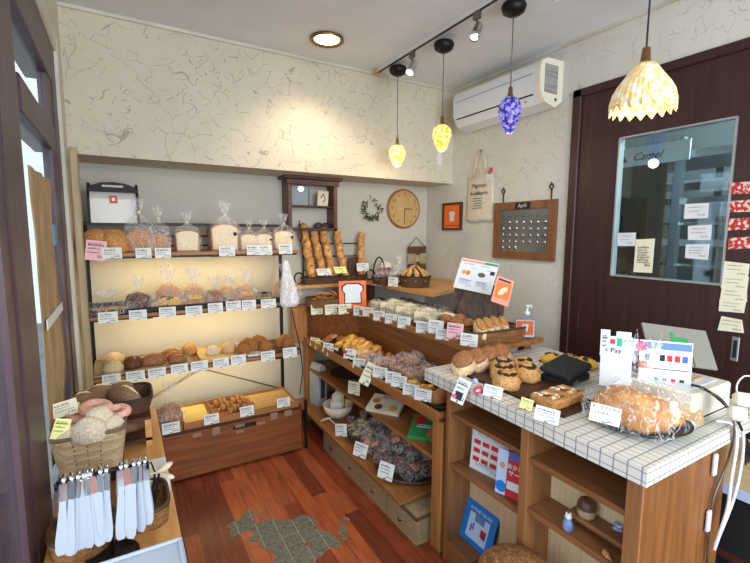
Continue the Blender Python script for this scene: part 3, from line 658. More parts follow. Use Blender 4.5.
# tote bag
p=at(481,178,0,XR); ty0,ty1=2.575,2.285; 
t=thing('hanging_tote_bag','cream cotton tote bag with dark printing hanging on the right wall','bag',(XR,(ty0+ty1)/2,1.535),(0,0,-PI/2))
W=.285; H=.335; m=MB(); vs=[]; fs=[]; n=12
for i in range(n+1):
    for j in range(n+1):
        u=j/n-.5; v=i/n; th=.018*math.cos(u*PI)*(1-.4*v)+.005*noise.noise((u*6,v*5,1))
        x=u*W*(1-.04*v); z=v*H-(.03 if u>.4 and v<.06 else 0)*0+.006*math.sin(u*9)
        vs.append((x,-th-.006,z))
for i in range(n):
    for j in range(n): a=i*(n+1)+j; fs.append((a,a+1,a+n+2,a+n+1))
N_=len(vs); vs+= [(x,-.002,z) for (x,y,z) in vs]; fs+=[tuple(N_+i for i in f)[::-1] for f in fs]
edge=[j for j in range(n+1)]+[(i*(n+1)+n) for i in range(1,n+1)]+[n*(n+1)+j for j in range(n-1,-1,-1)]+[i*(n+1) for i in range(n-1,0,-1)]
for k in range(len(edge)): a,b=edge[k],edge[(k+1)%len(edge)]; fs.append((a,N_+a,N_+b,b))
m.add(vs,fs,0,None,True); m.build('bag_body','cotton',t)
for off in (0,.02):
    pts=[(-.09+off,-.012,H-.02),(-.05+off*.6,-.012,H+.11),(-.01,-.012,H+.19),(.012,-.012,H+.195),(.05-off*.5,-.012,H+.12),(.085-off,-.012,H-.01)]
    MB().tube(pts,.006,6).build('handle','cotton',t)
letter(t,'Migratori','ink',.042,.01,H-.07,-.0245); letter(t,'Boulangerie','ink',.038,.01,H-.125,-.0265)
mm=MB(); [mm.box(-.055+.01*(i%3),.055-.012*(i%2),-.0275,-.0265,.10+.018*i-.002,.10+.018*i+.002) for i in range(5)]; mm.build('small_print','ink',t)
MB().tube([(-.02,-.027,.20),(-.01,-.027,.225),(.0,-.027,.20),(.012,-.027,.228),(.02,-.027,.20)],.0012,5).build('drawing','ink',t)
MB().box(.075,.145,-.024,-.022,H-.04,H+.01,T=TR()).build('tag','white',t); MB().box(-.003,.003,-.03,-.01,.0,.05,T=TR(.115,0,H,0,.2,0)).build('peg','red',t)
# calendar board
a=at(497.6,201.5,0,XR); b=at(554,261.5,0,XR)
cw=a.y-b.y+.02; chh=.388; yc=(a.y+b.y)/2
t=thing('calendar_board','brown framed April calendar board with hanging number tags','calendar',(XR,yc,b.z),(0,0,-PI/2))
q=.052
m=MB(); m.prism([(-cw/2,0),(cw/2,0),(cw/2-q,q),(-cw/2+q,q)],0,.022,T=TR(rx=PI/2)); m.prism([(-cw/2,chh),(-cw/2+q,chh-q),(cw/2-q,chh-q),(cw/2,chh)],0,.022,T=TR(rx=PI/2))
m.prism([(-cw/2,0),(-cw/2+q,q),(-cw/2+q,chh-q),(-cw/2,chh)],0,.022,T=TR(rx=PI/2)); m.prism([(cw/2,0),(cw/2,chh),(cw/2-q,chh-q),(cw/2-q,q)],0,.022,T=TR(rx=PI/2)); m.build('frame','cal',t)
MB().box(-cw/2+q,cw/2-q,-.010,-.004,q,chh-q).build('panel',noisy('brushed grey plate',S(112,116,112),S(140,142,136),scale=3,rough=.3,bump=0,metal=.5),t)
MB().box(-.06,.06,-.028,-.022,chh-.050,chh-.008).build('month_plate','black',t); letter(t,'April','white',.035,0,chh-.029,-.0285)
day=1; iw=cw-2*q; ih=chh-2*q
for i,dn in enumerate(('Su','Mo','Tu','We','Th','Fr','Sa')): letter(t,dn,'ink',.020,-iw/2+iw*(i+.5)/7,q+ih*.83,-.0105)
k=1
for r in range(5):
    for c in range(7):
        if (r==0 and c==0) or day>30: continue
        z=q+ih*(.70-.155*r); x=-iw/2+iw*(c+.5)/7
        tg=MB().lathe([(0,0),(.012,0),(.012,.003),(0,.0035)],10,T=TR(x,-.010,z,PI/2)).build('number_tag','chrome',t)
        letter(tg,str(day),'ink',.014,x,z,-.0142); day+=1
for i,dy in enumerate((-.19,.205)):
    h=thing('iron_hook','black iron ring hook on the wall above the calendar, '+('left' if i==0 else 'right')+' one','hook',(XR,yc-dy,b.z+chh+.03+.02),(0,0,-PI/2))
    MB().tube([(.014*math.cos(a_*PI/8),-.006,.014*math.sin(a_*PI/8)+.03) for a_ in range(16)],.004,6,closed=True).build('ring','blackmetal',h); MB().box(-.005,.005,-.006,0,-.055,.014,bev=.002).build('stem','blackmetal',h); MB().blob(.006,.004,.012,T=TR(0,-.006,.045),nu=8,nv=6).build('finial','blackmetal',h)
# ceiling fittings
p=at(327,38,2,ZC); t=thing('ceiling_downlight','round recessed warm ceiling light above the back shelves','light',(p.x,p.y,ZC))
MB().lathe([(.072,-.001),(.098,-.004),(.098,-.016),(.092,-.02),(.075,-.012)],32).build('trim_ring','brass',t)
MB().lathe([(0,-.004),(.074,-.004),(.074,-.009),(0,-.012)],32).build('diffuser',nmat('warm diffuser',(1,.95,.85),.4,emit=(1,.88,.66),es=9),t)
sp=bpy.data.lights.new('downlight_lamp','SPOT'); sp.energy=38; sp.color=WARM; sp.spot_size=2.2; sp.spot_blend=.8; sp.shadow_soft_size=.08
so=bpy.data.objects.new('downlight_lamp',sp); COL.objects.link(so); so.location=(p.x,p.y,ZC-.03)
a=at(375,72,2,ZC-.02); b=at(505,-3,2,ZC-.02); TX=(a.x+b.x)/2
t=thing('light_track','white ceiling track carrying two spots and pendant lamps','light track',(TX,a.y,ZC))
MB().box(-.018,.018,-2.2,0,-.022,0,bev=.002).build('rail','white',t); MB().box(-.008,.008,-2.2,0,-.024,-.0221).build('groove','ink',t); MB().box(-.02,.02,-.03,.01,-.024,.0).build('end_cap','kraft',t)
bulbm={}
def bulb(name,c1,c2,em,es):
    m=noisy(name,c1,c2,scale=55,rough=.15,bump=.8,lo=.45,hi=.6); b=m.node_tree.nodes['Principled BSDF']
    r=[n for n in m.node_tree.nodes if n.type=='VALTORGB'][0]; m.node_tree.links.new(r.outputs[0],b.inputs['Emission Color']); b.inputs['Emission Strength'].default_value=es; return m
def pend(cap,bl,label,mat,r,hh,pw,col):
    P=at(*cap,2,ZC-.02); t=thing('pendant_lamp',label,'pendant lamp',(P.x,P.y,ZC))
    B=at(bl[0],bl[1],1,P.y); z=B.z-ZC
    MB().lathe([(0,-.020),(.012,-.022),(.054,-.028),(.060,-.042),(.052,-.066),(.026,-.082),(0,-.085)],20).build('canopy','blackmetal',t)
    MB().tube([(0,0,-.075),(0,0,z+hh+.045)],.0028,6).build('cord',noisy('twisted cord',S(50,46,44),S(130,124,116),scale=120,bump=0),t)
    MB().lathe([(.004,z+hh+.05),(.010,z+hh+.045),(.012,z+hh+.012),(.024,z+hh-.006)],16).build('socket','brass',t)
    sh=[(0,z-hh),(.25*r,z-hh*.93),(.52*r,z-hh*.65),(.80*r,z-hh*.2),(.95*r,z+hh*.2),(.94*r,z+hh*.5),(.74*r,z+hh*.82),(.35*r,z+hh)]
    mm=MB().lathe(sh,22)
    for i in range(230):      # glass beads
        v=rnd.random(); zz=z-hh*.95+hh*1.88*v; a=rnd.uniform(0,2*PI); rr=.3*r
        for (ra,za),(rb2,zb2) in zip(sh,sh[1:]):
            if za<=zz<=zb2: rr=ra+(rb2-ra)*(zz-za)/(zb2-za)
        mm.blob(.0065,.0065,.0065,T=TR(rr*math.cos(a),rr*math.sin(a),zz-.004),nu=6,nv=4,flat=1,amp=0)
    mm.build('beaded_shade',mat,t)
    point('pendant_glow',(P.x,P.y,B.z-hh-.03),pw,col,.03); return t
ylw=bulb('amber bead glass',S(255,200,70),S(255,244,190),None,1.1); amb=bulb('deep amber bead glass',S(250,160,30),S(255,232,150),None,1.0); vio=bulb('violet bead glass',S(40,40,110),S(150,140,235),None,.55)
pend((398,66),(396,156),'yellow beaded egg shaped pendant bulb nearest to the back wall',ylw,.054,.072,1.5,WARM)
pend((444,41),(439,138),'amber beaded egg shaped pendant bulb in front of the wall outlet',amb,.054,.078,1.5,WARM)
pend((514,2),(511,116),'dark violet beaded egg shaped pendant bulb before the air conditioner',vio,.054,.088,.6,(.8,.75,1))
# scalloped glass shade
P=at(643,95,0,1.50); t=thing('pendant_lamp','ribbed clear glass shade with scalloped rim glowing over the counter','pendant lamp',(P.x,P.y,ZC)); z=P.z-ZC
k=kpx(P); R=28.5*k; k*=.92
MB().lathe([(0,-.020),(.012,-.022),(.045,-.028),(.047,-.045),(.036,-.066),(0,-.08)],20).build('canopy','blackmetal',t)
MB().tube([(0,0,-.07),(0,0,z+35*k+.045)],.003,6).build('cord','ink',t)
MB().lathe([(.004,z+35*k+.045),(.012,z+35*k+.04),(.016,z+32*k),(.022,z+29*k)],16).build('socket','brass',t)
gm=bulb('ribbed glass',S(244,204,128),S(252,240,214),None,.16)
shp=[(.32,31),(.42,26),(.60,18),(.80,9),(.93,1),(.99,-6),(1.0,-13)]
m=MB(); vs=[];fs=[];n=144
for i,(r_,zz) in enumerate(shp):
    for j in range(n):
        a=2*PI*j/n; rib=1+.012*math.cos(a*24)
        sc=1-abs(((a/(2*PI)*18)%1)*2-1); dz=(-sc*7*k if i==6 else (-sc*2*k if i==5 else 0)); rib=1+.02*math.cos(a*36)*(1 if i>2 else .4)
        vs.append((R*r_*rib*math.cos(a),R*r_*rib*math.sin(a),z+zz*k+dz))
for i in range(6):
    for j in range(n): fs.append((i*n+j,i*n+(j+1)%n,(i+1)*n+(j+1)%n,(i+1)*n+j))
m.add(vs,fs,0,None,True); o=m.build('glass_shade',gm,t); s_=o.modifiers.new('s','SOLIDIFY'); s_.thickness=.003
MB().blob(.02,.02,.045,T=TR(0,0,z+2*k),flat=1,amp=0).build('bulb',nmat('lit bulb',(1,1,1),emit=(1,.85,.6),es=1.5),t)
point('shade_glow',(P.x,P.y,P.z-.12),1.6,WARM,.05)
# track spots
for i,(jx,jy,bx,by,lab,lit) in enumerate(((412,58,411,75,'small nickel track spot aimed down, lit, between the two amber pendants',1),(477,16,471,42,'small nickel track spot aimed left, unlit, between the amber and violet pendants',0),(556,-8,553,2,'small lit track spot at the top edge right of the violet pendant',1))):
    P=at(jx,jy,0,TX); B=at(bx,by,2,ZC-.13)
    P.x=TX
    t=thing('track_spot',lab,'spotlight',(TX,P.y,ZC))
    MB().box(-.012,.012,-.02,.02,-.06,-.022,bev=.002).build('adapter','grayrod',t); MB().tube([(0,0,-.05),(0,0,-.10)],.005,8).build('stem','grayrod',t)
    d=Vector((-.45,-.15,-.75)).normalized() if i!=2 else Vector((0,-.3,-.9)).normalized()
    c=Vector((0,0,-.115)); Rm=d.to_track_quat('Z','Y').to_matrix().to_4x4(); T_=Matrix.Translation(c)@Rm
    MB().lathe([(0,-.045),(.02,-.045),(.022,-.04),(.022,.02),(.026,.025),(.026,.045),(.022,.046)],20,T=T_).build('barrel','chrome' if not lit else 'steel',t)
    MB().lathe([(0,.040),(.022,.040)],20,T=T_).build('lens',nmat('spot lens %d'%i,(1,1,.95),.1,emit=(1,.9,.7),es=(12 if lit else .8)),t)
# ================================================================ BREAD PROTOTYPES (width about 1 along x)
def blobm(a,b,c,mt,amp=.06,freq=2.5,seed=0,flat=.35,extra=None,nu=20,nv=12):
    m=MB().blob(a/2,b/2,c,amp=amp,freq=freq,seed=seed,flat=flat,nu=nu,nv=nv)
    return m
PM={}
def reg(key,m,mats): PM[key]=m.mesh(key,mats)
for i in range(3):
    reg('roll%d'%i,blobm(1,.95,.62,0,seed=i),['golden']); reg('floury%d'%i,blobm(1,.8,.6,0,.08,2,i+5),['floury']); reg('pale%d'%i,blobm(1,.85,.55,0,.06,3,i+9),['pale'])
    reg('fried%d'%i,blobm(1,.7,.62,0,.13,5,i+3,nu=28,nv=18),['orangecrust']); reg('rye%d'%i,blobm(1,.6,.5,0,.1,4,i+3),['rye']); reg('sugar%d'%i,blobm(1,.9,.6,0,.05,3,i+3),['sugar'])
    reg('dark%d'%i,blobm(1,.85,.6,0,.1,3,i+13),['darkb']); reg('brown%d'%i,blobm(1,.85,.6,0,.08,3,i+23),['brown'])
# oval with slash
for nm,mt,mt2,b_ in (('oval','brown','baguette',.5),('ovalgold','egg','golden',.42),('sub','milk','golden',.38),('ryeoval','rye','pale',.48)):
    m=MB().blob(.5,b_/2,.42,amp=.04,freq=3,seed=len(nm)); 
    if nm!='sub': m.tube([(-.32,-.02,.335),(-.1,.015,.415),(.12,-.01,.415),(.33,.02,.33)],[.01,.035,.035,.01],6,1)
    else: m.blob(.40,b_*.38,.12,1,TR(0,0,.315),amp=.05,freq=4,seed=3)
    reg(nm,m,[mt,mt2])
m=MB().blob(.5,.48,.6,seed=4); 
for r in (0,PI/2): m.tube([(.40*math.cos(r+PI*(k>2)) *abs(k-2.5)/2.5,.40*math.sin(r+PI*(k>2))*abs(k-2.5)/2.5,.585-.16*(abs(k-2.5)/2.5)**2*1.6) for k in range(6)],[.02,.05,.05,.05,.05,.02],6,1)
reg('cross',m,['rollcross','floury'])
# twisted croissant
def croiss(key,mt,n=9,bend=.16,thick=.24):
    m=MB()
    for i in range(n):
        u=i/(n-1)*2-1; r=thick*(1-.72*abs(u)**1.7)
        m.blob(.085+.02,r,r*1.25,0,TR(u*.46,-bend*(u*u)+bend*.5,0,0,0,-u*.35),amp=.03,seed=i,nu=12,nv=8,flat=.5)
    reg(key,m,[mt])
croiss('croissant','golden'); croiss('twist','golden',5,.05,.27); croiss('pastry','egg',7,.1,.2)
# ring doughnut
def ring(key,mt,R=.33,r=.17,amp=.04,fill=None,h=.8,lump=6):
    m=MB(); vs=[];fs=[];A,B=28,12
    for i in range(A):
        for j in range(B):
            a=2*PI*i/A; b=2*PI*j/B; q=r*(1+amp*3*noise.noise((math.cos(a)*2,math.sin(a)*2,b+R))+(.10*math.sin(a*lump) if lump else 0))
            z=q*math.sin(b)*h; z=max(z,-r*.45)
            vs.append(((R+q*math.cos(b))*math.cos(a),(R+q*math.cos(b))*math.sin(a),z+r*.45))
    for i in range(A):
        for j in range(B): fs.append((i*B+j,((i+1)%A)*B+j,((i+1)%A)*B+(j+1)%B,i*B+(j+1)%B))
    m.add(vs,fs,0,None,True)
    if fill: m.blob(R*.75,R*.75,.14,1,TR(0,0,.06),amp=.2,freq=6,seed=3)
    reg(key,m,[mt]+([fill] if fill else []))
ring('donut','pinkg',lump=0); ring('bagel','milk',lump=0,R=.30,r=.2); ring('curl','golden',R=.32,r=.13,amp=.08,lump=0); m=MB().blob(.5,.5,.62,amp=.07,freq=3,seed=6); [m.blob(.20,.13,.10,1,TR(.22*math.cos(q),.22*math.sin(q),.49,0,0,q+1.57),amp=.15,freq=4,seed=k,nu=12,nv=8) for k,q in enumerate((.4,2.0,3.6,5.1))]; reg('filled',m,['egg','fill']); ring('filledg','golden',R=.33,r=.17,fill='fill',lump=5,h=1.1)
# domed cocoa topped bread (milk dough, brown crust cap)
m=MB().blob(.5,.42,.62,amp=.04,seed=2); m.blob(.45,.36,.26,1,TR(-.02,-.03,.40),amp=.10,freq=3); reg('capped',m,['milk','brown'])
# spiral roll
m=MB().blob(.5,.5,.45,amp=.03,seed=1,flat=.5); pts=[]; 
for i in range(44): a=i*.36; r=.40-.40*i/46; pts.append((r*math.cos(a),r*math.sin(a),.36+.10*i/44))
m.tube(pts,.065,6,1); reg('spiral',m,['darkb','brown'])
# flat cheese bread
for i in range(2):
    m=MB().blob(.5,.42,.20,amp=.05,seed=i+2); 
    for k in range(9): m.blob(rnd.uniform(.1,.18),rnd.uniform(.08,.15),.09,1,TR(rnd.uniform(-.27,.27),rnd.uniform(-.2,.2),.15),amp=.2,freq=4,seed=k,nu=10,nv=6)
    reg('cheesy%d'%i,m,['golden','cheese'])
m=MB().blob(.5,.4,.3,amp=.08,seed=2); [m.blob(.1,.07,.07,1,TR(rnd.uniform(-.3,.3),rnd.uniform(-.22,.22),.25),amp=.4,freq=4,seed=k,nu=8,nv=6) for k in range(7)]; reg('norit',m,['cheese','nori'])
m=MB().blob(.5,.5,.30,amp=.05,seed=2); m.blob(.3,.3,.12,1,TR(0,0,.24),amp=.2,freq=5); [m.blob(.06,.06,.06,2,TR(rnd.uniform(-.2,.2),rnd.uniform(-.2,.2),.32),nu=8,nv=6) for k in range(4)]; reg('veg',m,['golden','cheese','greens'])
# crusty flat slab
m=MB().box(-.5,.5,-.3,.3,0,.16,0,bev=.05); m.blob(.42,.24,.09,1,TR(0,0,.13),amp=.2,freq=4); reg('slab',m,['pale','golden'])
# pizza toast square
m=MB().box(-.5,.5,-.45,.45,0,.26,0,bev=.05)
for k in range(20): m.blob(rnd.uniform(.10,.2),rnd.uniform(.05,.10),.045,1+k%3,TR(rnd.uniform(-.33,.33),rnd.uniform(-.3,.3),.245,rz=rnd.uniform(0,3)),amp=.25,freq=4,seed=k,nu=10,nv=6)
reg('toast',m,['golden','darkb','cream_ic','egg'])
# baguette
m=MB(); pts=[(.012*math.sin(i*1.1),.01*math.cos(i*.9),.5*i/10-.0) for i in range(21)]; rr=[.02]+[.072+.008*math.sin(i*2.2) for i in range(19)]+[.016]; m.tube([(x,y,z) for x,y,z in pts],rr,12)
for i in range(6): m.tube([(-.055,-.045,.12+.14*i),(0,-.080,.155+.14*i),(.055,-.045,.19+.14*i)],[.008,.02,.008],6,1)
reg('baguette',m,['baguette','golden'])
# loaf of bread (white sandwich loaf) with cut face to -y
def loafm(key,crust,face,w=1,h=.95,d=.7,dome=.2):
    m=MB(); prof=[]; n=8
    for i in range(n+1):
        a=PI*i/n; prof.append((w/2*math.cos(a)*1.04 if 0<i<n else w/2*math.cos(a),h-dome+dome*math.sin(a)))
    poly=[(-w/2*.94,0),(w/2*.94,0)]+prof
    T=Matrix.Rotation(PI/2,4,'X'); m.prism(poly,-d,0,0,T)
    ip=[(x*.9,.03+y*.92) for x,y in poly]; m.prism(ip,0,.012,1,T); reg(key,m,[crust,face])
loafm('loafw','golden','crumb'); loafm('loafy','golden','crumb',1,1.0,.8,.3); loafm('loafs','brown','golden',1,.75,.6,.3)
m=MB(); 
for k in range(2): m.blob(.42,.5,.95,0,TR(-.2+.36*k,0,0),amp=.06,seed=k+1,flat=.3)
reg('domeloaf',m,['golden'])
# crinkled bags
def bagm(key,w=1.12,d=.9,h=1.0,zn=1.32,zt=1.75,mt='bagd',seed=0,n=30):
    m=MB(); vs=[];fs=[]
    lev=[(0,1,1),(.25*h,1.04,1.04),(.6*h,1.03,1.0),(.85*h,.98,.9),(h+.02,.80,.65),((h+zn)/2,.42,.35),(zn,.12,.14),((zn+zt)/2,.26,.22),(zt,.42,.28)]
    for i,(z,a,b) in enumerate(lev):
        for k in range(n):
            t=2*PI*k/n; e=.55 if i<4 else .8
            c,s_=math.cos(t),math.sin(t); x=math.copysign(abs(c)**e,c); y=math.copysign(abs(s_)**e,s_)
            q=1+(.05 if i<4 else (.14 if i<7 else .25))*noise.noise((c*4+seed*5,s_*4,z*5))*2
            zz=z+(.12*noise.noise((c*5,s_*5,seed+3))*2 if i>=7 else 0)
            vs.append((x*w/2*a*q,y*d/2*b*q,zz))
    for i in range(len(lev)-1):
        for k in range(n): fs.append((i*n+k,i*n+(k+1)%n,(i+1)*n+(k+1)%n,(i+1)*n+k))
    m.add(vs,fs,0,None,False); reg(key,m,[mt])
for s in range(3): bagm('bag%d'%s,seed=s)
for s in range(3): bagm('lowbag%d'%s,1.15,1.0,.50,.75,1.20,seed=s+4); bagm('cookbag%d'%s,1.15,1.0,.40,.60,1.0,'bagk',seed=s+8)
def wrapm(key,a,b,c,mt='bagd',seed=0,amp=.16,spk=.22):
    m=MB().blob(a/2,b/2,c,amp=amp,freq=4,seed=seed,flat=.6,nu=24,nv=12)
    vs=[];fs=[]; 
    for sx in (-1,1):       # crimped ends
        o=len(vs); 
        for k in range(8):
            y=(k/7-.5)*b*.7; vs.append((sx*a*.42,y*.4,c*.3+.02*(k%2))); vs.append((sx*a*(.60+.03*(k%2)),y,c*(.45+.35*noise.noise((k,seed,sx)))))
        for k in range(7): fs.append((o+2*k,o+2*k+1,o+2*k+3,o+2*k+2))
    m.add(vs,fs,0,None,False); m.sm=[False]*len(m.sm); reg(key,m,[mt])
for s in range(3): wrapm('wrap%d'%s,1.15,.9,.62,seed=s)
reg('tie',MB().lathe([(0,-.03),(.07,-.03),(.07,.03),(0,.03)],10),['cardyellow'])
# sandwich wedge: bread/filling layers
m=MB(); tri=[(-.5,-.3),(.5,-.3),(0,.35)]
for i,(z0,z1,mi,g) in enumerate(((0,.16,0,1),(.16,.25,1,1.05),(.25,.32,2,1.06),(.32,.48,0,1))): m.prism([(x*g,y*g) for x,y in tri],z0,z1,mi)
reg('wedge',m,['crumb','greens','pinkg'])
m=MB().blob(.5,.26,.30,amp=.05,seed=3); m.blob(.47,.26,.26,1,TR(0,-.01,.2),amp=.35,freq=6,seed=2); m.blob(.44,.12,.14,0,TR(0,.12,.30),amp=.05); reg('sandroll',m,['sandw','greens'])
# cookie heap in a bag
for key,mt in (('biscy','cookie'),('biscd','choc')):
    m=MB()
    for k in range(12):
        T=TR(rnd.uniform(-.3,.3),rnd.uniform(-.25,.25),.06+rnd.uniform(0,.2),rnd.uniform(-.6,.6),rnd.uniform(-.6,.6),rnd.uniform(0,3)); m.blob(.15,.11,.10,0,T,amp=.1,nu=10,nv=6,seed=k)
    reg(key,m,[mt])
# ================================================================ ITEM HELPERS
def put(key,name,label,cat,P,s,rz=0,group=None,rx=0,ry=0,sz=None):
    o=link(name,PM[key],None,P,(rx,ry,rz),s if sz is None else (s,s,s*sz)); tag(o,label,cat,group); return o
def bagged(key,bagk,name,label,cat,P,s,rz=0,group=None,tie=True,bs=1,sz=1,inner='bread'):
    t=thing(name,label,cat,P,(0,0,rz),group,(s,s,s*sz))
    link(inner,PM[key],t,(0,0,.01)); b=link('clear_bag',PM[bagk],t,(0,0,0),(0,0,0),bs)
    if tie: link('bag_tie',PM['tie'],b,(0,0,1.32 if bagk.startswith('bag') else .75))
    return t
# price card prototypes: unit card, face to -y, origin at bottom centre
def strokes(seed,lines=3,y=-.6,big=True,mt='ink'):
    r=random.Random(seed); m=MB(); z=.80
    for li in range(lines+1):
        hh=.15 if (li==0 and big) else .085; x=-.40; end=.34-(r.random()*.2)
        if li==lines: x=.08; hh=.12; end=.4
        while x<end:
            w=r.uniform(.03,.07)*(1.3 if li==0 else 1); m.box(x,x+w,-.62,-.5,z-hh/2,z-hh/2+hh*r.uniform(.32,.5)); 
            if r.random()<.8: m.box(x+w*.4,x+w*.6,-.62,-.5,z-hh*.5,z+hh*.45)
            if r.random()<.5: m.box(x,x+w,-.62,-.5,z+hh*.25,z+hh*.42)
            x+=w+r.uniform(.01,.03)
        z-=.62/lines*.95
    return m
STR=[strokes(i).mesh('lettering',['ink']) for i in range(4)]
CARDM={k:MB().box(-.5,.5,-.5,.5,0,1).mesh('price_card',[k]) for k in ('card','cardcream','cardyellow','cardpink','paleblue')}
CLIP=MB().box(-.08,.08,-1.0,17,.02,.10).mesh('clip',['grayrod'])
def card(px,py,ax,val,wp,hp,label,group=None,mt='card',tilt=-.12,roll=0,rz=None,var=None,clip=True,name='price_card',real=False,turn=0):
    P=at(px,py,ax,val) if ax is not None else val
    if rz is None: rz={1:0,0:-PI/2}[ax]
    if real: w,h=wp,hp
    elif ax==1: a=at(px-wp/2,py,1,val); b=at(px+wp/2,py,1,val); w=abs(b.x-a.x); h=hp*kpx(P)
    else: a=at(px-wp/2,py,0,val); b=at(px+wp/2,py,0,val); w=abs(b.y-a.y); h=hp*kpx(P)*.92; 
    if ax==0: w=min(w,.085)
    if not real: h=max(.022,h)
    R=Euler((tilt,roll,rz+turn),'XYZ')
    up=R.to_matrix()@Vector((0,0,1))
    o=link(name,CARDM[mt],None,P-up*h/2,R,(w,.0014,h)); tag(o,label,'price card' if name=='price_card' else 'card',group)
    link('lettering',STR[(var if var is not None else rnd.randrange(4))],o)
    if clip: link('clip',CLIP,o)
    return o
def basket(name,label,P,rx_,ry_,h,mt='wickerm',flare=1.25,rz=0,sq=.35,cat='basket',handle=0,n=40,th=.008,floor=.01):
    t=thing(name,label,cat,P,(0,0,rz)); m=MB(); vs=[];fs=[];U=[]
    def pt(k,f,z,ins=0):
        a=2*PI*k/n; c,s_=math.cos(a),math.sin(a); e=sq
        return (math.copysign(abs(c)**e,c)*(rx_*f-ins),math.copysign(abs(s_)**e,s_)*(ry_*f-ins),z)
    lev=[(1,0),(1+(flare-1)*.5,h*.5),(flare,h)]
    for f,z in lev: vs+=[pt(k,f,z) for k in range(n)]
    for f,z in lev[::-1]: vs+=[pt(k,f,max(z,floor),th) for k in range(n)]
    per=2*(rx_+ry_)*1.6
    for i in range(5):
        for k in range(n):
            fs.append((i*n+k,i*n+(k+1)%n,(i+1)*n+(k+1)%n,(i+1)*n+k)); a,b=k/n*per,(k+1)/n*per; U.append(((a,i*h*.5),(b,i*h*.5),(b,(i+1)*h*.5),(a,(i+1)*h*.5)))
    fs.append(tuple(5*n+k for k in range(n))); U.append(tuple((vs[5*n+k][0],vs[5*n+k][1]) for k in range(n)))
    fs.append(tuple(range(n))[::-1]); U.append(tuple((vs[k][0],vs[k][1]) for k in range(n))[::-1])
    m.add(vs,fs,0,None,False,U); m.build('body',mt,t)
    R=MB(); R.tube([pt(k,flare,h+.002,th/2) for k in range(n)],.006+.0*th,6,closed=True); rim=R.build('rim',mt,t)
    if handle:
        for sx in (-1,1): MB().tube([(sx*(rx_*flare+.012*math.sin(a*PI/8)*0+.006),.03*math.cos(a*PI/8)*1.2,h+.035*math.sin(a*PI/8)) for a in range(9)],.006,6).build('handle',mt,t)
    return t
def tray(name,label,P,w,d,h=.012,mt='black',rz=0,rim=.004,rx=0,cat='tray'):
    m=MB().box(-w/2,w/2,-d/2,d/2,0,.004)
    for b in ((-w/2,w/2,-d/2,-d/2+rim),(-w/2,w/2,d/2-rim,d/2),(-w/2,-w/2+rim,-d/2,d/2),(w/2-rim,w/2,-d/2,d/2)): m.box(*b,.0,h)
    o=m.build(name,mt,None,P,(rx,0,rz)); tag(o,label,cat); return o
def V(x,y,z): return Vector((x,y,z))
# ================================================================ BACK SHELVING ITEMS
Z1,Z2,Z3=SH
# slicer box on the ledge
a=at(89,226,1,2.82); b=at(140,226,1,2.82); w=b.x-a.x; k=kpx(a); t=thing('bread_bin','white box with a curved black lid on top of the shelving','box',((a.x+b.x)/2,2.90,1.4945))
hh=41*k; m=MB().prism([(-.10,0),(.10,0),(.10,hh*.62),(.06,hh*.80),(-.055,hh*.80),(-.10,hh*.58)],-w/2*.90,w/2*.90,T=Matrix(((0,0,1,0),(1,0,0,0),(0,1,0,0),(0,0,0,1)))); m.build('body',nmat('painted white tin',S(220,218,210),.35),t)
for sx in (-1,1):
    MB().prism([(-.115,0),(.105,0),(.105,hh*.66),(.05,hh*.98),(-.04,hh*.98),(-.118,hh*.62)],0,w*.05,T=Matrix(((0,0,1,sx*w/2-(w*.05 if sx>0 else 0)),(1,0,0,0),(0,1,0,0),(0,0,0,1)))).build('end_plate','black',t)
arc=[(-.5,.76),(-.42,.90),(-.25,.97),(0,1.0),(.25,.97),(.42,.90),(.5,.76)]
MB().prism([(x*w,z*hh) for x,z in arc],-.06,.09,T=Matrix.Rotation(PI/2,4,'X')).build('lid','black',t)
MB().box(-.05,.05,-.093,-.090,hh*.87,hh*.92).build('handle_slot','grayrod',t)
MB().box(-.018,.018,-.105,-.101,hh*.48,hh*.66).build('logo','red',t); MB().box(-.008,.008,-.107,-.105,hh*.53,hh*.61).build('logo_mark','white',t)
# top shelf
p=at(106,252,1,2.68); k=kpx(p); put('domeloaf','domed_loaf','big golden two humped loaf at the left end of the top shelf','bread',V(p.x,2.74,Z1),42*k*.95,.0,sz=.62)
c=card(96,250.5,1,2.588,21,20,'pink illustrated flyer leaning before the domed loaf','', 'cardpink',roll=.12,name='flyer',clip=False); c.pop('group',None) if 'group' in c else None
card(112,253,1,2.586,20,11,'white price card overlapping the pink flyer on the top shelf')
TOPB=[(141,24,'loafs',1.5,'leftmost small brown loaf in a tied bag on the top shelf'),(160,20,'loafs',1.4,'second bagged brown loaf from the left on the top shelf'),(189,22,'loafw',1.2,'bagged pale loaf standing alone in the middle of the top shelf'),
 (227,27,'loafy',1.2,'large bagged loaf with round sticker, left of the right hand group on the top shelf'),(251,17,'loafw',1.15,'narrow bagged white loaf behind the paired price cards on the top shelf'),(266,17,'loafw',1.25,'bagged white loaf third from the right end group on the top shelf'),(286,20,'loafw',1.15,'rightmost bagged white loaf on the top shelf')]
for i,(x,w_,kk,hs,lab) in enumerate(TOPB):
    p=at(x,252,1,2.70); k=kpx(p); t=bagged(kk,'bag%d'%(i%3),'bagged_loaf',lab,'bread',V(p.x,2.74,Z1),w_*k,0,'bagged loaves on the top shelf',sz=(1.0 if i>1 else 1.25))
    if i in (3,5,6): MB().lathe([(0,0),(.07,0),(.07,.01),(0,.012)],12,T=TR(.25,-.53,.62,PI/2)).build('round_sticker','ink',t)
for i,(x,y) in enumerate(((143.5,253),(163,253),(227,251),(253.5,250),(265.5,250),(285.5,249))):
    card(x,y,1,2.586,(16 if i<3 else 13.5),10,ORD[i]+' white price card from the left clipped under the bagged loaves of the top shelf','price cards on the top shelf')
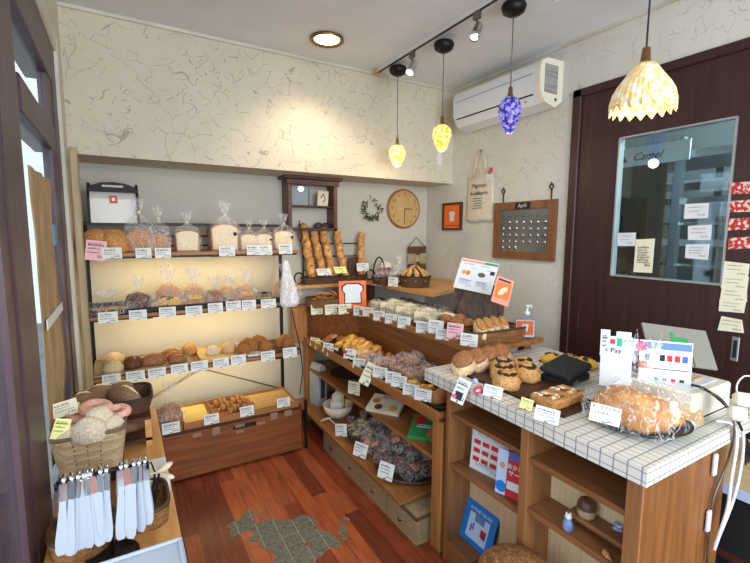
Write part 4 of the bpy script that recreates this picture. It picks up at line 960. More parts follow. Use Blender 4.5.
# second shelf: black trays and bags
for i in range(3):
    tray('shelf_tray','shallow black tray on the second shelf, '+('left','middle','right')[i]+' one',V(.02+.36*i-.0,2.77,Z2),.35,.30,.03)
S2=[(109,42,'slab','lowbag0',.55,'flat clear wrapped breads at the left end of the second shelf'),(139,22,'dark1','lowbag1',1.05,'bagged dark roll second from left on the second shelf'),(155,9,'pale1','lowbag2',1,'small clear bag squeezed third from left on the second shelf'),
 (170,24,'norit','lowbag0',1.1,'bagged bread fourth from left on the second shelf'),(195,21,'veg','lowbag1',1.15,'bagged green topped bread in the middle of the second shelf'),(215,18,'brown1','lowbag2',1.1,'bagged brown roll right of the green topped bread on the second shelf'),
 (231,16,'pastry','lowbag0',1.1,'bagged curved pastry seventh from left on the second shelf'),(248,17,'veg','lowbag1',1.25,'bagged vegetable bread eighth from left on the second shelf'),(264,17,'cheesy0','wrap1',.55,'low unbagged looking flat pastry second from the right on the second shelf'),(285,22,'sugar1','lowbag2',1.2,'rightmost clear bag of small breads on the second shelf')]
for i,(x,w_,kk,bk,hs,lab) in enumerate(S2):
    p=at(x,312-(x-90)*.06,1,2.72); k=kpx(p); bagged(kk,bk,'bagged_bread',lab,'bread',V(p.x,2.72+.015*(i%2),Z2+.0045),w_*k*(1.0 if w_>30 else 1.18),rnd.uniform(-.2,.2),'bagged breads on the second shelf',tie=False,sz=hs*(.8 if w_>30 else 1))
    if i in (3,4,6,7): bagged('roll%d'%(i%3),'lowbag%d'%(i%3),'bagged_bread','bagged roll in the second shelf back row behind bag '+ORD[i]+' from left','bread',V(p.x+.01,2.84,Z2+.0045),w_*k*1.15,.3,'bagged breads on the second shelf',tie=False,sz=1.25)
for i,(x,y,w_,h_) in enumerate(((108,317.5,20,11),(138,315,18,10),(167.5,312,17,10),(194,311,17,10),(215.5,308,15,10),(233.5,306,15,10),(249,305,14,10),(268.5,303.5,15,9),(287.5,301.5,13,9))):
    card(x,y,1,2.586,w_,h_,ORD[i]+' white price card from the left on the second shelf edge','price cards on the second shelf')
# white carrier bag and black cord hanging at the right post
a=at(284,262,1,2.585); m=MB(); vs=[];fs=[]
for i in range(13):
    v=i/12; w_=.01+.055*v**.8
    for j in range(9):
        u=j/8-.5; vs.append((u*w_*2-.0+.02*v,-.012-.01*math.sin(u*9+v*5)*v-.02*math.cos(u*PI)*v,-.27*v-.02*math.cos(u*PI)*v))
for i in range(12):
    for j in range(8): q=i*9+j; fs.append((q,q+1,q+10,q+9))
m.add(vs,fs,0,None,True); o=m.build('hanging_carrier_bag',film('milky carrier film',lo=.45,hi=.85),None,(a.x+.005,2.575,a.z+.01)); tag(o,'milky plastic carrier bag hanging from the right side of the shelving','bag')
s_=o.modifiers.new('s','SOLIDIFY'); s_.thickness=.001
a=at(292,310,1,2.58); b=at(301,350,1,2.58); c=at(300,395,1,2.58)
o=MB().tube([(a.x,2.585,a.z),(b.x-.005,2.575,b.z),(b.x+.01,2.58,(b.z+c.z)/2),(c.x,2.585,c.z)],.004,6).build('black_cable','black'); tag(o,'black cable drooping down the right side of the bread shelving','cable')
# third shelf: grey baking trays
tray('baking_tray','wide grey tray on the left of the third shelf',V(.085,2.79,Z3),.50,.34,.014,noisy('worn grey tray',S(150,134,112),S(176,160,134),scale=9,bump=0))
tray('baking_tray','grey tray with paper in the middle of the third shelf',V(.50,2.79,Z3),.25,.34,.014,'parch'); tray('baking_tray','white tray under the orange crusted breads on the third shelf',V(.72,2.79,Z3),.17,.34,.016,'white'); tray('baking_tray','small dark tray at the right end of the third shelf',V(.90,2.79,Z3),.16,.30,.012,'darkb')
S3=[(113,352,22,'pale0','pale round roll at the back left of the third shelf',0,2.86),(113,366,21,'pale1','pale roll at the front left of the third shelf',0,2.70),(133,363,20,'cross','dark brown roll scored with a floury cross on the third shelf',.4,2.74),(154,362,26,'oval','long brown oval loaf with a split top on the third shelf',0,2.74),
 (170,352,19,'oval','upper oval roll of the overlapping trio on the third shelf',.3,2.87),(174,358,18,'oval','middle oval roll of the overlapping trio on the third shelf',.1,2.79),(178,363,19,'oval','front oval roll of the overlapping trio on the third shelf',0,2.71),(190,350,16,'roll1','single shiny oval roll at the back centre of the third shelf',0,2.88),
 (213,352,15,'floury0','floury round bun at the left of the middle tray','',2.79),(229,352,17,'sugar1','sugar dusted bun beside the floury bun','',2.79)]
for (x,y,w_,kk,lab,rz,Y) in S3:
    p=at(x,y+3,1,Y); k=kpx(p); put(kk,'bread_roll',lab,'bread',V(p.x,Y,Z3+.0045),w_*k*.92,rz or 0,'loose rolls on the third shelf',sz=1.1)
for i,(x,w_,Y) in enumerate(((243,16,2.72),(252,17,2.77),(258,15,2.86),(266,15,2.72),(262,15,2.8),(247,14,2.85))):
    p=at(x,350,1,Y); k=kpx(p); put('fried%d'%(i%3),'fried_bread','orange crusted fried bread, '+ORD[i]+' of the pile on the white tray','bread',V(p.x,Y,Z3+.0045),w_*k*.86,rnd.uniform(-.5,1),'orange crusted breads on the third shelf',sz=1.3)
for i,(x,w_,Y) in enumerate(((281,13,2.76),(288,15,2.72),(284,13,2.84))):
    p=at(x,345,1,Y); k=kpx(p); put('fried%d'%((i+1)%3),'fried_bread','orange crusted bread at the right end of the third shelf, '+('left','right','rear')[i]+' piece','bread',V(p.x,Y,Z3+.0045),w_*k*.9,rnd.uniform(-.5,1),'orange crusted breads on the third shelf',sz=1.2)
for i,(x,y,w_) in enumerate(((111.5,379,19),(135.5,376,19),(157,373,18),(179.5,369,17),(199.5,366,17),(221,363,16),(238.5,360,15),(268,356,14),(290,352.5,14))):
    card(x,y,1,2.586,w_,10,ORD[i]+' white price card from the left on the third shelf edge','price cards on the third shelf')
# sloping wooden trays on the chest
def wtray(xa,xb,lab,inner):
    t=thing('wooden_tray',lab,'tray',((xa+xb)/2,2.60,.306),(.0,0,0),'wooden trays on the chest'); w_=xb-xa-.006; d=.31; h=.034
    m=MB(); m.box(-w_/2,w_/2,0,.01,0,h+.006,bev=.002); m.box(-w_/2,w_/2,d-.01,d,0,h+.004); m.box(-w_/2,-w_/2+.01,.0101,d-.0101,0,h); m.box(w_/2-.01,w_/2,.0101,d-.0101,0,h); m.build('frame','wood_tray',t)
    MB().box(-w_/2+.01,w_/2-.01,.01,d-.01,0,.006+(.018 if inner!='wood_tray' else 0)).build('liner',inner,t); return t
e=[at(x,430-(x-150)*.2,1,2.6).x for x in (140,183,214,252,299)]
e[0]=.0
wtray(e[0],e[1],'leftmost wooden tray holding two bagged loaves on the chest','wood_tray'); wtray(e[1],e[2],'empty wooden tray lined with yellow paper on the chest','yellow'); wtray(e[2],e[3],'wooden tray lined under the twisted rolls on the chest','wood_tray'); wtray(e[3],e[4],'rightmost empty wooden tray with crumbs on tan paper','kraft')
for i in range(16):
    pass
cr=MB(); [cr.blob(.004,.003,.003,T=TR(rnd.uniform(-.08,.08),rnd.uniform(-.1,.1),0),nu=6,nv=4) for _ in range(22)]; o=cr.build('crumbs','brown',None,((e[3]+e[4])/2,2.76,.3312)); tag(o,'scattered brown crumbs on the paper of the rightmost tray','crumbs',kind='stuff')
for i,(x,w_,hs,lab) in enumerate(((151,16,1.1,'smaller bagged dark roll at the left of the leftmost chest tray'),(171,22,1.3,'taller clear bag with a dark roll in the leftmost chest tray'))):
    p=at(x,425,1,2.70); k=kpx(p); bagged('brown%d'%i,'lowbag%d'%i,'bagged_bread',lab,'bread',V(p.x,2.71,.314),w_*k*1.1,.2,'bagged breads on the chest',tie=False,sz=hs*1.15)
C6=[(222,2.86),(229,2.78),(236,2.70),(239,2.86),(246,2.79),(251,2.71)]
for i,(x,Y) in enumerate(C6):
    p=at(x-2,402,1,Y); k=kpx(p); put('twist','twisted_roll','twisted golden roll on the chest tray, '+('back left','middle left','front left','back right','middle right','front right')[i]+' of six','bread',V(p.x+.0,Y,.314),19*k,.25+PI/2*0,'six twisted rolls on the chest tray',sz=1.25)
for i,(x,y,w_,h_) in enumerate(((171,428,18,11),(211.5,419,15,10),(247,411,14,10),(283.5,402.5,13,9))):
    card(x,y,1,2.586,w_,h_,ORD[i]+' white price card from the left hanging before the chest trays','price cards before the chest trays')
# ================================================================ BAGUETTES AND CORNER SHELF
zs=1.0625
P0=at(327,281,1,2.95)
a=at(305,284,1,2.96); b=at(368,280,1,2.96)
t=basket('baguette_basket','long low dark wicker basket holding upright baguettes on the corner shelf',V((a.x+b.x)/2,3.005,zs),(b.x-a.x)/2*.95,.045,.05,'wickerd',1.08,sq=.25)
# iron rack behind
t2=thing('baguette_stand','black iron stand with side scrolls holding the baguettes','stand',((a.x+b.x)/2,3.06,zs)); wd=(b.x-a.x)/2
for z in (.10,.20,.30): MB().tube([(-wd*.9,0,z),(wd*.9,0,z)],.004,6).build('cross_bar','blackmetal',t2)
for sx in (-1,1):
    MB().tube([(sx*wd*.9,0,0),(sx*wd*.9,0,.33)],.005,6).build('upright','blackmetal',t2)
    MB().tube([(sx*(wd+.035)+.035*math.cos(q*PI/6),-.07,.05+.04*math.sin(q*PI/6)) for q in range(12)],.006,6,closed=True).build('scroll','blackmetal',t2)
BG=[(312,222,40,-.10,'leftmost tall baguette leaning in the basket'),(323,226,38,-.12,'second baguette from the left, thinner and browner'),(333,225,42,-.13,'third baguette from the left, broad with floury cuts'),(344,226,40,-.10,'fourth baguette from the left with pale diamond cuts'),(362,231,36,.02,'single slim baguette standing apart at the right of the basket')]
for i,(x,ytop,h_,ry,lab) in enumerate(BG):
    b0=at(x-1,276,1,3.0); tp=at(x-(2 if i<4 else 0),ytop,1,3.03); L_=tp.z-zs-.02
    put('baguette','baguette',lab,'bread',V(b0.x+(.02 if i<4 else 0),3.0,zs+.015),L_/1.0*1.0,0,'baguettes in the wicker basket',rx=-.06,ry=ry*1.7)
    bpy.context.view_layer.update()
# woven panel behind the right part
a=at(350,280,1,3.03); b=at(358,250,1,3.03); o=MB().add([(0,0,0),(.09,0,0),(.09,0,.19),(0,0,.19),(0,.01,0),(.09,.01,0),(.09,.01,.19),(0,.01,.19)],[(0,1,2,3),(5,4,7,6),(3,2,6,7),(0,4,5,1),(0,3,7,4),(1,5,6,2)],uvs=[((0,0),(.09,0),(.09,.19),(0,.19))]*6).build('woven_panel','wickerd',None,(a.x-.01,3.035,zs)); tag(o,'small dark woven panel standing between the baguettes','panel')
for (x,y,w_,mt,lab) in ((324,272,14,'card','white card on the rim of the baguette basket'),(340.5,270,12,'cardyellow','yellow card on the rim of the baguette basket'),(363,267,12,'card','white card in front of the single slim baguette')):
    card(x,y,1,2.94,w_,8,lab,None,mt,tilt=-.7 if x<350 else -.1,clip=True)
# corner shelf things
def corner(px,py,X): return at(px,py,0,X)
# dark handled frame with wrapped cookies
p=at(383,284,2,zs); k=kpx(p)
t=basket('wire_basket','dark basket with arched handle full of wrapped biscuits on the corner shelf',V(p.x+.04,p.y,zs),.10,.09,.05,'wickerd',1.1,sq=.5)
MB().tube([(-.07,.03+0*q,.05) if q in(0,) else (-.045+.045*math.cos(PI-q*PI/10)*1.2,.05,.05+.15*math.sin(q*PI/10)) for q in range(11)],.006,6).build('handle','blackmetal',t)
for i in range(5): bagged('biscd','wrap%d'%(i%3),'biscuit_bag','clear bag of dark biscuits in the arched handle basket','biscuits',V(p.x+.04+(-.05,.04,0,-.02,.05)[i],p.y+(-.02,-.03,.03,.0,.03)[i],zs+.03+(.0,0,.0,.05,.05)[i]),.12,i*1.3,'dark biscuit bags in the arched handle basket',tie=False,inner='biscuits')
p=at(412,287,2,zs); 
t=basket('round_basket','round grey ribbed basket of golden biscuit bags on the corner shelf',V(p.x+.04,p.y+.02,zs),.10,.10,.075,'wickerd',1.15,sq=1)
for i in range(14):
    a=i*2*PI/9; r=.075 if i<9 else .035; put('pastry','biscuit_stick','golden twisted biscuit standing in the round ribbed basket','biscuits',V(p.x+.04+r*math.cos(a),p.y+.02+r*math.sin(a),zs+(.088 if i<9 else .112)),.10,a,'golden biscuits in the round basket',ry=.9)
a=at(403,272,2,zs); bagged('biscy','bag1','biscuit_bag','tall clear bag of pink ribboned biscuits behind the round basket','biscuits',V(p.x-.0,p.y+.17,zs),.13,.2,None,sz=.95,inner='biscuits')
# hanging slatted sign by the corner
p=at(419,262,0,2.33); t=thing('hanging_plaque','weathered wooden slat plaque hanging by a cord in the wall corner','sign',(2.25,3.06,1.12)); 
for i,z in enumerate((.0,.075,.15)): MB().box(-.12,.07,-.012,0,z,z+.06,bev=.003).build('slat','woodpost' if i%2 else 'wood_darkz',t)
MB().box(-.02,.01,-.006,0.0,.06,.15).build('batten','wood_darkz',t); MB().tube([(-.11,-.006,.21),(-.03,-.004,.29),(.06,-.006,.21)],.003,6).build('cord','wood_dark',t)
p=at(383,254,1,YN); o=MB().prism([(-.10,0),(.12,0),(.0,.14),(-.06,.16)],0,.006,T=TR(rx=PI/2-.08)).build('yellow_cloth','cream_ic',None,(p.x+.03,3.04,zs)); tag(o,'pale yellow folded paper leaning on the wall behind the arched handle basket','paper')
for (x,y,lab) in ((378,281,'left white price card on the corner shelf edge'),(393,282,'right white price card on the corner shelf edge')):
    P=at(x,y,0,1.665 if x<385 else 1.68); card(x,y,0,1.662,8,10,lab,None,tilt=-.1,turn=.35)
# ================================================================ HIGH SHELF OF THE WOODEN RACK
ZH=.909
def hx(px,py,X): return at(px,py,0,X)
p=at(327,306,2,ZH); t=basket('pastry_basket','brown wicker basket heaped with curly pastries under the baguettes',V(1.29,2.90,ZH),.13,.085,.055,'wickerm',1.12,rz=-.12)
for i,(dx,dy,dz) in enumerate(((-.09,-.03,.03),(-.03,-.04,.03),(.04,-.03,.03),(.10,-.02,.03),(-.06,.03,.035),(.01,.03,.035),(.07,.03,.035),(-.05,-.01,.075),(.0,-.01,.08),(.06,0,.075))):
    put('curl','curly_pastry','golden ring shaped pastry in the brown wicker basket, '+ORD[i]+' counted from the lower left','bread',V(1.29+dx,2.90+dy,ZH+dz),.085,rnd.uniform(0,3),'curly pastries in the wicker basket',rx=rnd.uniform(.2,.9))
# orange picture sign with a plain slice of bread
a=at(341,300,1,2.74); b=at(366,300,1,2.74); w=b.x-a.x; h=26*kpx(a)
t=thing('bread_sign','orange square sign with a white bread slice beside the pastry basket','sign',((a.x+b.x)/2+.005,2.76,ZH),(-.1,0,-.25)); MB().box(-w/2,w/2,0,.012,0,h*1.02,bev=.002).build('board','orange',t)
slice_shape(w*.66,h*.78,h*.50,-.0005,'ink',t,'outline'); slice_shape(w*.58,h*.70,h*.50,-.0015,'white',t)
# sandwiches in wraps (front row and back row)
n=0
row=[(372,300),(380,303),(389,306),(398,310),(407,314),(416,319),(424,324)]
for i,(x,y) in enumerate(row):
    for j,X in enumerate((1.50,1.62)):
        p=at(x+j*9,y+6,0,X-.0); Y=2.52-i*.098-(0 if j==0 else .02)
        t=bagged('sandroll' if (i+j)%2==0 else 'wedge','wrap%d'%((i+j)%3),'wrapped_sandwich','wrapped green sandwich on the raised shelf, '+ORD[i]+' from back, '+('front' if j==0 else 'rear')+' row','sandwich',V(X,Y,ZH+.014),.115,PI/2+rnd.uniform(-.5,.5),'wrapped sandwiches on the raised shelf',tie=False,inner='sandwich')
tray('sandwich_tray','long thin dark tray under the wrapped sandwiches',V(1.57,2.24,ZH),.30,.80,.010,'wood_dark')
for i in range(8):
    Y=2.60-i*.085; bagged('dark%d'%(i%3),'wrap%d'%(i%3),'wrapped_bread','film wrapped dark bread along the wall side of the raised shelf, '+ORD[i]+' from the back','bread',V(1.77+.01*(i%2),Y,ZH+.002),.105,rnd.uniform(0,2),'wrapped dark breads on the raised shelf',tie=False)
# baskets nearest the counter
t=basket('shallow_basket','flat oval wicker basket of dark rolls on the raised shelf',V(1.60,1.76,ZH),.14,.085,.04,'wickerm',1.15,rz=PI/2,sq=.6)
for i in range(9):
    a=i*.7; r=.05+.03*(i%2); put('brown%d'%(i%3),'small_roll','small dark brown twisted roll in the flat oval basket','bread',V(1.60+r*math.cos(a)*.8,1.76+r*1.4*math.sin(a),ZH+.02+.015*(i%2)),.075,a,'dark rolls in the flat oval basket',sz=1.1)
for o in list(bpy.data.objects):
    if o.name.startswith('small_roll'): pass
bk=V(1.60,1.545,ZH); t=basket('roll_basket','square brown wicker basket with four long golden rolls at the raised shelf end',bk,.165,.075,.062,'wickerm',1.06,rz=-.05,sq=.22)
for i,dx in enumerate((-.085,-.015,.055,.115)):
    put('sub','long_roll','long golden roll in the square wicker basket, '+ORD[i]+' from the left','bread',V(bk.x+dx,bk.y-.005+(.02*i if i<3 else .04),ZH+.040),.16-.008*i,1.05,'long golden rolls in the wicker basket',ry=-.25,sz=1.0)
# menu easel
e0=at(436,318,0,1.72); e1=at(470,330,0,1.72)
t=thing('menu_easel','dark woven panel stand holding the printed menu sheet','stand',(1.80,1.86,ZH),(0,0,-1.0)); 
MB().box(-.15,.15,-.008,.008,0,.24,T=TR(rx=-.25)).build('panel',noisy('dark rattan weave',S(96,74,58),S(66,48,38),scale=10,stretch=(6,6,1.5),bump=.5,bscale=60),t)
MB().tube([(0,.13,0),(0,.07,.22)],.006,6).build('support','wood_dark',t)
for sx in (-1,1):
    MB().tube([(sx*.145,-.012,0),(sx*.10,.045,.23)],.005,6).build('cane_edge','wood_dark',t)
# menu sheet built from its four photographed corners at a measured depth
def sheet4(name,label,cat,cs,mat,th=.002,bands=()):
    """cs = tl,tr,br,bl world points; local frame x right, z up"""
    tl,tr,br,bl=cs; o=bl; X=(br-bl); Z=(tl-bl); w=X.length; h=Z.length; X=X.normalized(); Y=-(X.cross(Z)).normalized()*-1; Y=Z.cross(X).normalized(); Z=X.cross(Y).normalized()
    if (Y.dot(o-CO))<0: Y=-Y
    Z=X.cross(Y)*-1
    Z=(tl-bl); Z=(Z-X*Z.dot(X)).normalized(); Y=Z.cross(X)
    R=Matrix((X,Y,Z)).transposed()
    ob=MB().box(0,w,0,th,0,h).build(name,mat,None,o,R.to_euler()); tag(ob,label,cat); return ob,w,h
def mark(par,name,x0,x1,z0,z1,mat,d=.0006): return MB().box(x0,x1,-d,-.0001,z0,z1).build(name,mat,par)
mc=[at(472,261,0,1.76),at(509,266,0,1.86),at(490.5,295,0,1.76),at(453,287,0,1.66)]
mc=[at(472,261,0,1.80),at(509,266,0,1.93),at(490.5,295,0,1.80),at(453,287,0,1.68)]
o,w,h=sheet4('menu_sheet','large white printed bread menu sheet on the dark woven stand','sign',mc,'white',.003)
mark(o,'header_band',w*.02,w*.62,h*.90,h*.97,'pink'); mark(o,'header_band',w*.63,w*.99,h*.90,h*.97,'green')
for x0 in (.07,.52):
    st=strokes(int(x0*50),1).mesh('lettering',['inkblue']); link('lettering',st,o,(w*(x0+.2),-.0002,h*.68),(0,0,0),(w*.42,.001,h*.2))
    st=strokes(int(x0*70),4).mesh('lettering',['inkblue']); link('lettering',st,o,(w*(x0+.2),-.0002,h*.08),(0,0,0),(w*.42,.001,h*.30))
for (x,c,s_) in ((.16,'pink',.06),(.28,'orange',.06),(.64,'grayrod',.10)): MB().disc(w*s_,0,18,T=TR(w*x,-.0008,h*.55,PI/2,0,-0),ry=h*.075).build('bread_picture',c,o)
mark(o,'black_label',w*.84,w*.96,h*.60,h*.72,'ink')
oc=[at(505,276,0,1.70),at(518,280,0,1.76),at(508,307,0,1.72),at(491,300,0,1.66)]
oc=[at(501,277,0,1.74),at(518,279,0,1.83),at(508,307,0,1.74),at(491,301,0,1.66)]
o,w,h=sheet4('flyer','orange photo flyer clipped at the lower right of the menu sheet','card',oc,'pink',.003)
mark(o,'title_band',w*.1,w*.85,h*.86,h*.93,'ink'); mark(o,'print_field',w*.08,w*.92,h*.2,h*.82,'orange'); MB().disc(w*.34,0,18,T=TR(w*.5,-.001,h*.5,PI/2,0,0)@TR(rz=.9),ry=w*.15).build('bread_picture','milk',o)
# sanitizer
p=at(517,337,2,ZH); t=thing('sanitizer_bottle','white pump bottle behind an orange card on the shelf end','bottle',(1.83,1.52,ZH)); k=.0035
MB().lathe([(0,0),(.032,0),(.034,.01),(.034,.09),(.028,.105),(.013,.112),(.013,.125)],24).build('bottle','clear',t); MB().lathe([(0,.002),(.031,.002),(.031,.07),(0,.07)],20).build('gel','white',t)
MB().lathe([(0,.112),(.015,.112),(.015,.13),(.006,.132),(.005,.155),(.010,.157),(.010,.166),(0,.167)],16).build('pump','white',t); MB().box(-.006,.034,-.005,.005,.155,.165,bev=.003).build('nozzle','white',t); MB().box(.028,.034,-.004,.004,.145,.156).build('spout_tip','white',t)
t=thing('card_holder','clear stand with an orange printed card before the pump bottle','sign',(1.765,1.475,ZH),(0,0,-.65))
MB().box(-.052,.052,-.014,.014,0,.105).build('stand','clear',t); MB().box(-.046,.046,-.004,-.002,.012,.100).build('printed_card','white',t); MB().box(-.044,.040,-.0055,-.004,.022,.096).build('orange_field','orange',t); slice_shape(.028,.034,.06,-.0058,'white',t)
# cards along the upper shelf edge
HC=[(317,309.5,12,10),(331.5,309.5,13,10),(345,309,13,10)]
for i,(x,y,w_,h_) in enumerate(HC): card(x,y,1,2.72-.0 if i==2 else (2.79 if i==1 else 2.84),w_,h_,ORD[i]+' cream card from the left under the curly pastry basket','price cards under the pastry basket','cardcream',turn=0)
HC=[(358.5,311,9,11),(368,312,9,10),(379,316,10,11),(391,319,10,11),(404,322.5,12,13),(423,327.5,12,13)]
for i,(x,y,w_,h_) in enumerate(HC): card(x,y,0,1.398,w_*1.2,h_,ORD[i]+' white price card from the back along the raised shelf lip','price cards on the raised shelf lip',turn=.45)
card(436,327,0,1.396,13,15,'white card with round bread photo on the raised shelf lip',None,'card',turn=.45,name='photo_card'); card(443.5,334.5,0,1.390,12,12,'white price card right below the round bread photo card',turn=.45); card(455,331,0,1.388,14,17,'pink photo card on the raised shelf lip before the square basket',None,'cardpink',turn=.45,name='photo_card'); card(469,340,0,1.388,17,14,'large white price card at the near end of the raised shelf lip',turn=.45)
# ================================================================ MAIN SHELF
def ms(x,y,X=None): return at(x,y,2,RZ)
tray('slatted_tray','dark slatted tray at the far end of the main rack shelf',V(1.27,2.60,RZ+.001),.20,.50,.016,'wood_dark')
tray('dark_tray','dark tray beneath the twisted and bagged breads on the main shelf',V(1.27,1.99,RZ+.001),.20,.66,.012,'wood_dark')
tray('dark_tray','black rimmed tray at the near end of the main shelf',V(1.265,1.515,RZ+.001),.19,.20,.014,'black')
put('slab','flat_bread','pale crusty flat bread leaning at the back of the slatted tray','bread',V(1.27,2.78,RZ+.018),.10,.4,ry=-.2)
for i,(X,Y) in enumerate(((1.32,2.70),(1.33,2.62),(1.22,2.72))): put('brown%d'%i,'bread_roll','dark flat roll on the slatted tray behind the cheese breads, '+('left','right','front')[i]+' one','bread',V(X,Y,RZ+.018),.085,.3,None,sz=.6)
FC=[(356,352),(364,354),(373,356),(382,358),(361,345),(369,347),(378,349),(387,351),(356,346),(365,342),(374,343),(384,345)]
for i,(X,Y) in enumerate(((1.24,2.52),(1.25,2.43),(1.25,2.34),(1.24,2.25),(1.32,2.54),(1.32,2.45),(1.33,2.36),(1.33,2.27),(1.28,2.49),(1.29,2.39),(1.28,2.30))):
    put('cheesy%d'%(i%2),'cheese_bread','flat yellow cheese topped bread, '+ORD[i]+' counting from the far end of the heap','bread',V(X,Y,RZ+(.040 if i<8 else .062)),.118,rnd.uniform(-.3,.6),'cheese breads on the main shelf',rx=rnd.uniform(.1,.3),ry=rnd.uniform(-.55,-.35),sz=1.1)
for i,(X,Y) in enumerate(((1.33,2.19),(1.35,2.12))): put('oval','oval_bread','brown oval bread right behind the cheese breads, '+('farther','nearer')[i]+' one','bread',V(X,Y,RZ+.014),.12,.8)
put('filledg','open_pastry','pale open pastry with brown filling near the main shelf middle','bread',V(1.35,2.04,RZ+.013),.11,0,sz=.8)
for i,(X,Y) in enumerate(((1.22,2.17),(1.24,2.08),(1.23,2.00))): bagged('twist','wrap%d'%i,'wrapped_twist','wrapped twisted bread on the front of the dark tray, '+('far','middle','near')[i]+' one','bread',V(X,Y,RZ+.013),.11,.9,'wrapped twisted breads',tie=False,sz=1.1)
for i in range(12):
    X=1.245+.06*(i%3)+rnd.uniform(-.01,.01); Y=1.96-.075*(i//3)+rnd.uniform(-.01,.01); zz=RZ+.013+(.035 if i in(4,7,5) else 0)
    bagged('spiral','wrap%d'%(i%3),'wrapped_roll','film wrapped brown spiral roll of the heap, '+ORD[i]+' from the far left','bread',V(X,Y,zz),.082,rnd.uniform(0,3),'wrapped spiral rolls on the main shelf',tie=False,sz=1.25,rz_=0) if False else bagged('spiral','wrap%d'%(i%3),'wrapped_roll','film wrapped brown spiral roll of the heap, '+ORD[i]+' from the far left','bread',V(X,Y,zz),.10,rnd.uniform(0,3),'wrapped spiral rolls on the main shelf',tie=False,sz=1.35)
put('veg','topped_bun','bun with green and yellow topping in front of the spiral rolls','bread',V(1.225,1.70,RZ+.013),.10,.4); put('cheesy1','topped_bun','yellow topped bun beside the green topped bun','bread',V(1.275,1.65,RZ+.002),.10,.4,sz=1.2)
for i,(X,Y) in enumerate(((1.23,1.50),(1.30,1.53))): put('brown%d'%i,'glossy_bun','glossy brown bun in the black rimmed tray, '+('front','rear')[i]+' one','bread',V(X,Y,RZ+.006),.10,.2,sz=.9)
MC=[(315,342,9,9),(320,345,9,10),(328,347.5,9,10),(332.5,352,8,10),(359,363.5,9,11),(380,372.5,12,12),(393,378,10,13),(399,381.5,10,13),(411,390,11,13),(423,395,13,13)]
for i,(x,y,w_,h_) in enumerate(MC): card(x,y,0,1.165,w_*1.25,h_,ORD[i]+' price card from the far end on the main shelf edge','price cards on the main shelf edge','card' if i!=1 else 'cardyellow',turn=.5,tilt=-.25)
c=card(350,354,0,1.163,14,11,'white card with red dot and green stripe before the cheese breads',None,'card',turn=.5,tilt=-.4)
MB().disc(.18,0,14,T=TR(-.45,-1,.6,PI/2)).build('red_dot','red',c); MB().box(-.4,.4,-1,-.7,.25,.35).build('green_stripe','green',c)
P=at(368,374,0,1.135); card(0,0,None,P,.060,.125,'tall cream flyer with bread photo hanging tilted off the main shelf','',None or 'cardcream',tilt=-.25,roll=.38,rz=-PI/2+.7,name='flyer',real=True)
# ================================================================ MIDDLE SHELF
ZM=.436
t=thing('bread_plate','large round dark woven tray leaning on the middle rack shelf','tray',(1.36,2.62,ZM),(0,0,0)); MB().lathe([(0,.006),(.11,.008),(.15,.03),(.158,.034),(.15,.024),(.11,.0),(0,0)],36,uvs=True).build('weave','wickerd',t)
t=thing('fan_heater','rounded pale grey plastic appliance standing at the rack far end','appliance',(1.22,2.90,.166),(0,0,.2)); 
MB().prism([(-.035,0),(.035,0),(.035,.25),(.022,.30),(0,.315),(-.022,.30),(-.035,.25)],-.06,.06,T=TR(rx=PI/2)).build('body',nmat('pale grey plastic',S(178,188,196),.4),t); MB().box(-.02,.02,-.0625,-.060,.06,.24,bev=.001).build('front_vent','grayrod',t)
card(354,388,0,1.185,9,14,'small upright cream card leaning on the middle shelf edge',None,'cardcream',turn=.5,tilt=-.1)
def flat4(name,label,cat,cs,z,th,mat):
    pts=[at(x,y,2,z) for x,y in cs]; c=sum(pts,Vector())/4; 
    o=MB().prism([(p.x-c.x,p.y-c.y) for p in pts],0,th).build(name,mat,None,(c.x,c.y,z)); tag(o,label,cat); return o,[p-c for p in pts]
# boxed books lying tilted : use slabs
def book(name,label,x,y,w,d,th,rz,rx,mat,z=ZM):
    t=thing(name,label,'book',(x,y,z),(0,0,rz)); b=MB().box(-w/2,w/2,-d/2,d/2,0,th,bev=.001,T=TR(0,0,.0,rx)@TR(0,0,d/2*math.sin(abs(rx))/1)).build('cover',mat,t); return t,TR(0,0,.0,rx)@TR(0,0,d/2*math.sin(abs(rx))+th)
t,T=book('picture_book','white book with brown oval pictures lying on the middle shelf',1.275,2.02,.20,.14,.022,-.95,.30,'linen')
m=MB(); m.disc(.024,.0006,16,T=T@TR(-.06,.01,0)); m.build('bread_picture','golden',t); MB().disc(.024,.0006,16,T=T@TR(-.03,-.04,0)).build('bread_picture','darkb',t); MB().disc(.026,.0006,16,T=T@TR(.055,-.035,0)).build('bread_picture','egg',t)
o=link('title',textmesh('BETTYS','red'),t); o.matrix_local=T@TR(.02,.045,.001,s=.034)
t,T=book('picture_book','green book with fruit pictures lying near the middle shelf end',1.295,1.66,.17,.17,.02,-.85,.26,'green')
MB().disc(.032,.0006,16,T=T@TR(-.045,.04,0)).build('fruit_picture','red',t); MB().prism([(-.03,-.02),(.035,-.02),(.0,.035)],0,.0008,T=T@TR(.03,-.045,0,rz=.4)).build('fruit_picture','orange',t); MB().disc(.03,.0006,16,T=T@TR(.06,.045,0)).build('fruit_picture','cardpink',t)
MB().box(-.055,.02,-.012,-.004,0,.0008,T=T).build('title_lines','white',t); MB().box(-.045,.03,.004,.009,0,.0008,T=T).build('title_lines','white',t)
